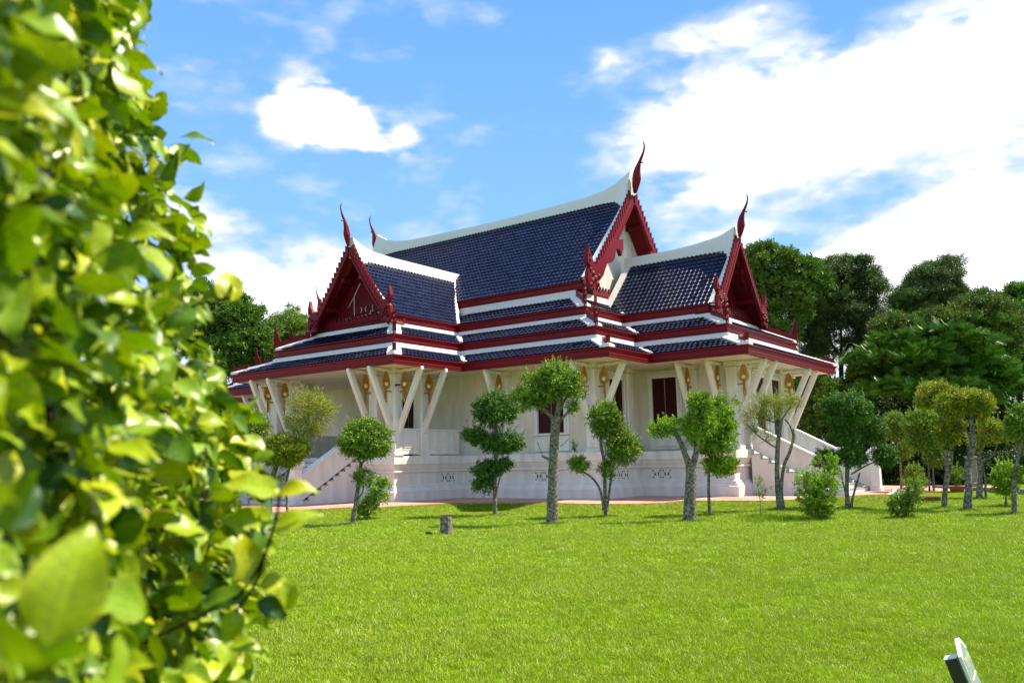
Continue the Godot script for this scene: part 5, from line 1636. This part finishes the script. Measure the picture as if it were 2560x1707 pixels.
	tree("topiary_tree","slim tree with a rounded head and pale lower tuft behind the cloud-pruned one","tree","clipped garden trees on the lawn in front of the temple",V(19.97,-0.05,-4.35),[[0.05,0.04,[V(0,-0,0),V(0.06,0.82,0.05),V(0.06,2.08,-0.08),V(0.02,2.53,-0.11)]]],[[V(0,2.99,-0.13),V(0.51,0.51,0.51),1],[V(0.17,1.71,-0.22),V(0.4,0.37,0.4),1],[V(0.4,2.21,-0.3),V(0.26,0.29,0.26),0.4],[V(-0.14,2.53,0.2),V(0.33,0.33,0.33),1]],0,0,0.4)
	tree("topiary_tree","broad green-headed tree on two bare stems left of the flat-topped pair","tree","clipped garden trees on the lawn in front of the temple",V(21.53,-0.05,-2.61),[[0.04,0.03,[V(-0.04,0,0.03),V(-0.01,0.84,-0.06),V(0.01,2.02,0.02)]],[0.04,0.03,[V(0.11,-0,-0.08),V(0.14,0.83,-0.17),V(0.13,1.68,-0.2)]]],[[V(-0.03,2.8,0.11),V(0.9,0.72,0.9),1],[V(-0.21,2.19,0.22),V(0.72,0.59,0.72),1],[V(0.29,1.47,-0.43),V(0.55,0.52,0.55),0.8],[V(0.25,2.44,-0.29),V(0.52,0.52,0.52),1],[V(-0.29,2.87,0.35),V(0.45,0.45,0.45),1]],0,0,0.5)
	tree("topiary_tree","flat-topped tree on straight trunk with a second lower tier","tree","clipped garden trees on the lawn in front of the temple",V(23.8,-0.1,6.75),[[0.08,0.06,[V(0,0,0),V(0.08,0.59,-0),V(0.15,1.04,-0.06),V(0.14,1.93,-0.17),V(0.09,3.23,-0.12)]],[0.03,0.03,[V(0.15,0.85,-0.12),V(0.29,1.29,-0.16),V(0.29,1.99,-0.27)]]],[[V(-0.08,3.51,-0.2),V(0.63,0.42,0.63),1],[V(-0.23,3.37,0.12),V(0.37,0.34,0.37),1],[V(0.32,2.34,-0.17),V(0.57,0.39,0.57),1],[V(0.23,3.55,-0.18),V(0.31,0.31,0.31),1],[V(0.24,2.06,-0.06),V(0.37,0.24,0.37),1]],4,0,0.35)
	tree("topiary_tree","umbrella-shaped yellow-topped tree with thick sinuous trunk","tree","clipped garden trees on the lawn in front of the temple",V(24.59,-0.15,7.5),[[0.11,0.08,[V(0,-0,0),V(0.09,0.67,0),V(0.09,1.28,-0.14),V(0.28,2.01,-0.23),V(0.28,2.82,-0.22)]],[0.04,0.03,[V(0.24,1.95,-0.18),V(0.14,2.39,-0.17),V(-0.01,2.6,0.02)]]],[[V(0.09,3.3,-0.34),V(0.83,0.3,0.83),1],[V(-0.15,3.06,-0.02),V(0.45,0.4,0.45),1],[V(0.5,3.16,-0.25),V(0.5,0.38,0.5),1],[V(0.19,3.38,-0.01),V(0.63,0.28,0.63),1],[V(0.59,2.81,-0.41),V(0.23,0.25,0.23),0.6],[V(-0.34,3.18,0.32),V(0.3,0.3,0.3),1]],4,0,0.15)
	tree("topiary_tree","gnarled grey multi-stemmed tree with a hooked bare branch","tree","clipped garden trees on the lawn in front of the temple",V(23.71,-0.05,-0.39),[[0.1,0.07,[V(0,-0,0),V(0.08,0.7,-0.07),V(0.11,1.47,-0.04)]],[0.04,0.03,[V(0.2,0.03,-0.15),V(0.22,0.7,-0.15),V(0.15,1.47,-0.04)]],[0.04,0.02,[V(0.15,1.29,-0.11),V(0.5,1.46,-0.46),V(0.74,2,-0.54)]],[0.04,0.03,[V(0.1,1.47,-0.08),V(0.3,1.93,-0.22),V(0.52,2.24,-0.41)]]],[[V(0.52,2.52,-0.59),V(0.54,0.44,0.54),1],[V(0.93,2.29,-0.67),V(0.44,0.35,0.44),1],[V(0.01,1.97,-0.14),V(0.35,0.25,0.35),0.5],[V(0.41,2.09,-0.31),V(0.38,0.22,0.38),0.5]],4,0,0.3)
	tree("topiary_tree","green-headed tree cut off by the right photo edge","tree","clipped garden trees on the lawn in front of the temple",V(26,-0.15,8.82),[[0.06,0.05,[V(0,-0,0),V(0.05,0.65,-0.04),V(0.14,1.27,-0.11),V(0.3,1.84,-0.16),V(0.35,2.24,-0.26)]]],[[V(0.43,2.64,-0.21),V(0.44,0.35,0.44),1],[V(0.27,2.34,-0.06),V(0.33,0.3,0.33),1],[V(0.51,2.19,-0.51),V(0.47,0.47,0.47),1],[V(0.22,1.05,-0.11),V(0.19,0.21,0.19),0.5]],0,0,0.3)
	tree("bush","low dark bush with taller pale shoots at its right","bush","",V(23.73,-0.18,11.8),[[0.02,0.02,[V(0,-0,0),V(0.09,0.32,-0.07),V(0.24,0.61,-0.21)]]],[[V(-0.04,0.22,0.02),V(0.29,0.27,0.29),1],[V(0.24,0.56,-0.14),V(0.27,0.34,0.27),0.45],[V(0.35,0.82,-0.27),V(0.16,0.2,0.16),0.3],[V(-0.13,0.33,0.09),V(0.22,0.22,0.22),0.5]],0,0,0.7)
	tree("bush","yellow-green shrub at the kerb before the hooked-branch tree","bush","",V(25.34,-0.1,5.27),[[0.03,0.02,[V(0,-0,0),V(0.03,0.35,-0.07),V(0.12,0.74,-0.03)]]],[[V(0.1,0.84,-0.09),V(0.4,0.45,0.4),0.8],[V(-0.11,0.68,0.15),V(0.29,0.29,0.29),0.6],[V(0.09,0.38,-0.01),V(0.29,0.21,0.29),0.7]],3,0,0.5)
	tree("bush","low round shrub between thin trunks near the far kerb","bush","",V(20.23,-0.03,-5.88),[[0.03,0.02,[V(0,-0,0),V(0.02,0.4,-0.07)]]],[[V(-0,0.59,0),V(0.45,0.53,0.45),0.8],[V(0.17,0.31,-0.15),V(0.38,0.34,0.38),0.8]],0,0,0.4)
	tree("tree","bright broad-leaved tree rising behind the right gable","tree","tall trees behind the temple",V(9.7,0,-18.02),[[0.18,0.13,[V(0,0.36,0),V(0.13,5.3,-0.17),V(0.17,10.66,-0.26),V(0.24,13.37,-0.17)]],[0.11,0.07,[V(0.18,7.95,-0.14),V(1.05,10.63,-0.83),V(1.71,12.79,-1.3)]],[0.11,0.07,[V(0.19,9.02,-0.14),V(-0.38,11.74,0.28),V(-0.61,13.95,0.4)]]],[[V(-0.54,14.7,0.46),V(1.21,1,1.21),1],[V(0.39,14.14,-0.35),V(1.58,1.21,1.58),1],[V(1.72,13.6,-1.28),V(1.37,0.95,1.37),1],[V(-0.27,12.78,-0.33),V(1.37,1.19,1.37),1],[V(1.09,12.43,-1.08),V(1.45,1.19,1.45),1],[V(-0.86,11,0.22),V(1.32,1.58,1.32),1],[V(0.36,10.72,-0.89),V(1.58,1.58,1.58),1],[V(-0.22,8.74,0.47),V(1.45,1.58,1.45),1],[V(2.36,13.19,-1.84),V(0.9,0.74,0.9),1],[V(-1.19,12.92,0.49),V(1.05,1.32,1.05),1]],5,1,0)
	tree("tree","dark feathery tree with visible forked limbs right of the bright one","tree","tall trees behind the temple",V(11.48,0,-24.38),[[0.18,0.16,[V(0,0.2,0),V(0.31,5.5,-0.34),V(0.52,8.61,-0.29)]],[0.11,0.07,[V(0.49,8.48,-0.37),V(-0.07,9.77,0.16),V(-0.56,11.53,0.44)]],[0.1,0.07,[V(0.5,8.62,-0.38),V(1.3,9.74,-0.86),V(1.94,11.17,-1.4)]],[0.11,0.07,[V(0.5,8.62,-0.38),V(0.62,10.62,-0.34),V(0.54,12.97,-0.46)]],[0.08,0.06,[V(-0.05,6.64,0.04),V(-0.75,8.66,0.48),V(-1.13,10.11,0.74)]]],[[V(0.24,13.69,0.44),V(2.03,1.3,2.03),1],[V(0.71,15.29,-0.73),V(1.02,0.56,1.02),0.8],[V(1.58,14.85,-1.4),V(1.41,0.85,1.41),1],[V(-0.62,12.04,1.02),V(1.75,1.36,1.75),1],[V(0.65,11.89,-1.25),V(2.26,1.47,2.26),1],[V(2.04,13.31,-2.13),V(1.41,1.41,1.41),1],[V(2.62,14.36,-1.83),V(0.62,0.62,0.62),1],[V(2.14,11.25,-2.23),V(1.53,1.41,1.53),1],[V(-1.58,11.25,1.3),V(1.13,1.24,1.13),1],[V(-0.41,10.08,0.33),V(1.41,0.96,1.41),0.9],[V(-1.53,9.3,0.55),V(1.41,1.41,1.41),0.9],[V(1.5,9.5,-1.55),V(1.41,0.85,1.41),0.6],[V(2.6,9.67,-1.56),V(1.41,1.13,1.41),0.9],[V(-0.5,8.35,0.45),V(1.13,1.13,1.13),0.8]],6,1,0.3)
	tree("tree","tall dark tree leaning right above the glossy trees","tree","tall trees behind the temple",V(15.62,0,-32.54),[[0.2,0.14,[V(0,-0.01,0),V(0.46,7.14,-0.35),V(0.97,11.72,-0.68),V(1.56,14.81,-1.09)]],[0.11,0.06,[V(0.96,11.73,-0.73),V(0.23,13.29,-0.12),V(-0.22,14.26,0.1)]]],[[V(1.37,14.32,-0.15),V(2.11,1.39,2.11),1],[V(2.16,16.02,-1.69),V(1.02,0.48,1.02),0.9],[V(1.6,15.44,-1.14),V(1.39,0.78,1.39),1],[V(0.37,13,0.69),V(2.29,1.27,2.29),1],[V(2.42,13.06,-1.65),V(1.27,1.21,1.27),1],[V(-0.83,12.72,0.48),V(1.39,1.08,1.39),0.8],[V(1.24,12.34,-0.96),V(2.11,1.21,2.11),1],[V(2.84,13.67,-1.94),V(0.54,0.6,0.54),0.8],[V(0.14,14.92,-0.44),V(0.78,0.66,0.78),1]],6,1,0.3)
	tree("tree","glossy tree with reddish young leaves below the leaning dark tree","tree","tall trees behind the temple",V(19.99,0,-23.31),[[0.15,0.1,[V(0,0.17,0),V(0.35,5.44,-0.36),V(0.66,9.05,-0.65)]],[0.09,0.05,[V(0.56,7.48,-0.43),V(-0.32,9.04,0.36),V(-0.88,9.84,0.74)]],[0.09,0.05,[V(0.56,7.48,-0.43),V(1.72,8.99,-1.17),V(2.17,9.79,-1.73)]]],[[V(-0.74,9.85,0.98),V(2.03,0.71,2.03),1],[V(0.96,9.98,-0.03),V(2.14,1.12,2.14),1],[V(0.44,8.76,-0.19),V(2.03,1.17,2.03),1],[V(1.88,9.45,-1.94),V(1.42,1.02,1.42),1],[V(2.24,8.51,-2.01),V(1.12,1.02,1.12),1],[V(-3.11,9.47,2.68),V(1.53,0.76,1.53),1],[V(0.89,11.07,-0.33),V(1.12,0.71,1.12),0.8],[V(-3.7,8.92,2.4),V(1.12,0.76,1.12),0.7]],7,1,0.3)
	tree("tree","dense green tree at the right border with ragged top","tree","tall trees behind the temple",V(21.75,0,-29.66),[[0.16,0.12,[V(0,0.02,0),V(0.47,6.5,-0.38),V(0.73,10.66,-0.61)]]],[[V(0.78,11.49,-0.14),V(1.26,1.31,1.26),1],[V(1.49,10.55,-0.49),V(1.64,1.64,1.64),1],[V(0.32,10.68,-0.4),V(0.93,0.93,0.93),1],[V(0.65,8.97,-0.4),V(1.37,1.37,1.37),1],[V(0.78,7.26,0.03),V(1.64,1.64,1.64),1],[V(-0.06,6.54,-0.48),V(1.37,1.37,1.37),1]],5,1,0.4)
	tree("tree","wide acacia with flat feathery sprays and black hollow beneath","tree","tall trees behind the temple",V(18.66,0,-17.28),[[0.16,0.12,[V(0,0.2,0),V(0.09,2.85,-0.11),V(0.19,5.67,-0.23)]],[0.09,0.06,[V(0.21,5.19,-0.16),V(-0.84,6.63,0.75),V(-1.96,7.39,1.39)]],[0.09,0.06,[V(0.21,5.19,-0.16),V(1.59,6.34,-1.08),V(2.72,6.8,-2.17)]]],[[V(0.25,7.99,-0.08),V(2.64,0.85,2.64),1],[V(-1.21,7.46,1.16),V(1.74,0.89,1.74),1],[V(1.63,7.43,-1.36),V(2.59,0.99,2.59),1],[V(2.41,6.5,-2.59),V(2.02,0.71,2.02),1],[V(-2.11,6.77,1.89),V(1.41,0.66,1.41),0.8],[V(-0.13,6.92,0.87),V(2.35,0.8,2.35),1],[V(0.81,6.37,-0.66),V(2.12,0.85,2.12),1],[V(-1.39,6.03,1.43),V(1.65,0.8,1.65),0.8],[V(3.27,5.68,-2),V(1.41,0.61,1.41),0.8],[V(-2.85,7.02,2.44),V(0.94,0.52,0.94),0.7],[V(0.01,5.61,1.02),V(2.59,0.94,2.59),0.8],[V(2.12,5.24,-1.11),V(1.88,0.85,1.88),0.8]],8,1,0)
	tree("tree","dark understorey tree filling the gap below the acacia","tree","tall trees behind the temple",V(15.66,0,-23.79),[[0.16,0.13,[V(0,0.06,0),V(0.14,2.55,-0.05),V(0.22,4.68,-0.11)]]],[[V(0.09,4.43,-0.56),V(2.15,1.5,2.15),0.9],[V(-1.36,4.17,1.33),V(1.61,1.61,1.61),0.9],[V(1.75,3.84,-1.32),V(2.42,1.61,2.42),0.9],[V(3.75,3.78,-2.23),V(2.15,1.61,2.15),0.9],[V(5.39,3.75,-3.8),V(2.15,1.61,2.15),0.9],[V(-0.3,2.29,1.14),V(2.15,1.34,2.15),0.9],[V(2.12,1.98,-1.08),V(2.42,1.34,2.42),0.9],[V(4.71,1.91,-2.54),V(2.42,1.34,2.42),0.9],[V(6.49,2.41,-5.25),V(1.61,1.88,1.61),0.9]],9,1,0)
	tree("tree","glossy mid-green tree close behind the right eave and stairs","tree","tall trees behind the temple",V(12.86,0,-15.39),[[0.11,0.1,[V(0,0.39,0),V(0.05,3.04,-0.05),V(0.11,5.47,0.01)]]],[[V(-0.01,5.35,0.03),V(1.13,1.22,1.13),1],[V(0.62,4.75,-0.93),V(1.22,1.22,1.22),1],[V(-0.51,4.01,0.64),V(0.73,1.47,0.73),1],[V(0.25,3.04,-0.57),V(1.37,1.47,1.37),1],[V(1.32,2.76,-0.91),V(1.47,1.47,1.47),1],[V(0.15,6.46,-0.11),V(0.88,0.73,0.88),0.8],[V(1.69,4.22,-1.62),V(1.13,1.37,1.13),1],[V(2.48,5.9,-1.79),V(0.98,0.98,0.98),0.8]],5,1,0)
	tree("tree","dense round-topped tree behind the left gable end","tree","tall trees behind the temple",V(-24.57,0,0.46),[[0.19,0.13,[V(0,0.71,0),V(-0.25,6.49,0.19),V(-0.58,11.53,0.38)]]],[[V(-1.44,13.29,0.38),V(1.69,1.46,1.69),1],[V(0.44,13.65,-0.21),V(0.88,0.64,0.88),1],[V(0.04,12.18,-0.61),V(1.98,1.63,1.98),1],[V(1.44,11.36,-1.38),V(1.58,1.34,1.58),1],[V(-1.36,10.97,0.79),V(2.04,1.75,2.04),1],[V(1.41,9.73,-0.93),V(1.69,1.34,1.69),1],[V(0.01,9.4,0.3),V(2.33,1.46,2.33),1],[V(2.36,9.63,-1.45),V(0.88,1.17,0.88),1],[V(-1.72,15.09,1.44),V(0.41,0.53,0.41),0.5],[V(-1.53,14.69,1.31),V(0.41,0.41,0.41),0.5],[V(-3.19,12.54,1.99),V(2.04,2.04,2.04),1]],5,1,0.3)
	tree("tree","lighter ragged tree just left of the temple roof","tree","tall trees behind the temple",V(-24.16,0,-4.88),[[0.17,0.12,[V(0,0.87,0),V(-0.09,6.71,0.14),V(-0.22,11.42,0.27)]]],[[V(-0.01,12.47,0.57),V(1.55,1.18,1.55),0.8],[V(0.54,12.66,-0.74),V(1.12,0.81,1.12),0.8],[V(-0.05,11.49,-0.57),V(1.86,1.24,1.86),0.8],[V(-1.03,11.47,0.6),V(1.24,1.24,1.24),0.8],[V(0.15,13.8,0.03),V(0.75,0.5,0.75),0.28],[V(-0.4,9.82,0.66),V(1.55,1.24,1.55),0.8]],0,1,0.6)
	tree("tree","dark low tree mass seen under the left eaves","tree","tall trees behind the temple",V(-20.22,0,2.18),[[0.14,0.11,[V(0,0.87,0),V(-0.06,3.42,0.1),V(-0.16,4.77,0.14)]]],[[V(0.25,5.02,0.3),V(1.64,1.37,1.64),0.9],[V(-1.32,4.8,1.1),V(1.91,1.91,1.91),0.9],[V(1.41,4.46,-0.79),V(1.37,1.64,1.37),0.9],[V(-1.3,2.64,0.1),V(2.18,1.64,2.18),0.9],[V(-3.23,3.5,1.65),V(1.91,2.18,1.91),0.9]],9,1,0)
	tree("shrubbery","dark dense undergrowth along the far kerb on the right","tree","tall trees behind the temple",V(17.62,0,-19),[[0.06,0.05,[V(0,-0.31,0),V(0.06,0.52,-0.06)]]],[[V(-4.08,0.74,3.43),V(1.47,0.98,1.47),0.9],[V(-2.19,0.8,0.96),V(1.71,1.1,1.71),0.9],[V(0.13,0.64,0.23),V(1.96,1.1,1.96),0.9],[V(2.21,0.47,-1.43),V(1.96,1.1,1.96),0.9],[V(4.39,0.43,-2.47),V(1.96,1.22,1.96),0.9],[V(5.84,0.39,-4.28),V(1.47,1.47,1.47),0.9]],9,1,0)
	tree("shrub","leafy shrub growing in the terracotta pot","shrub","",V(22.55,0.1,-2.6),[[0.02,0.01,[V(0,0,0),V(0.02,0.4,0)]]],[[V(0,0.55,0),V(0.34,0.38,0.34),0.8]],0,0,0.3)
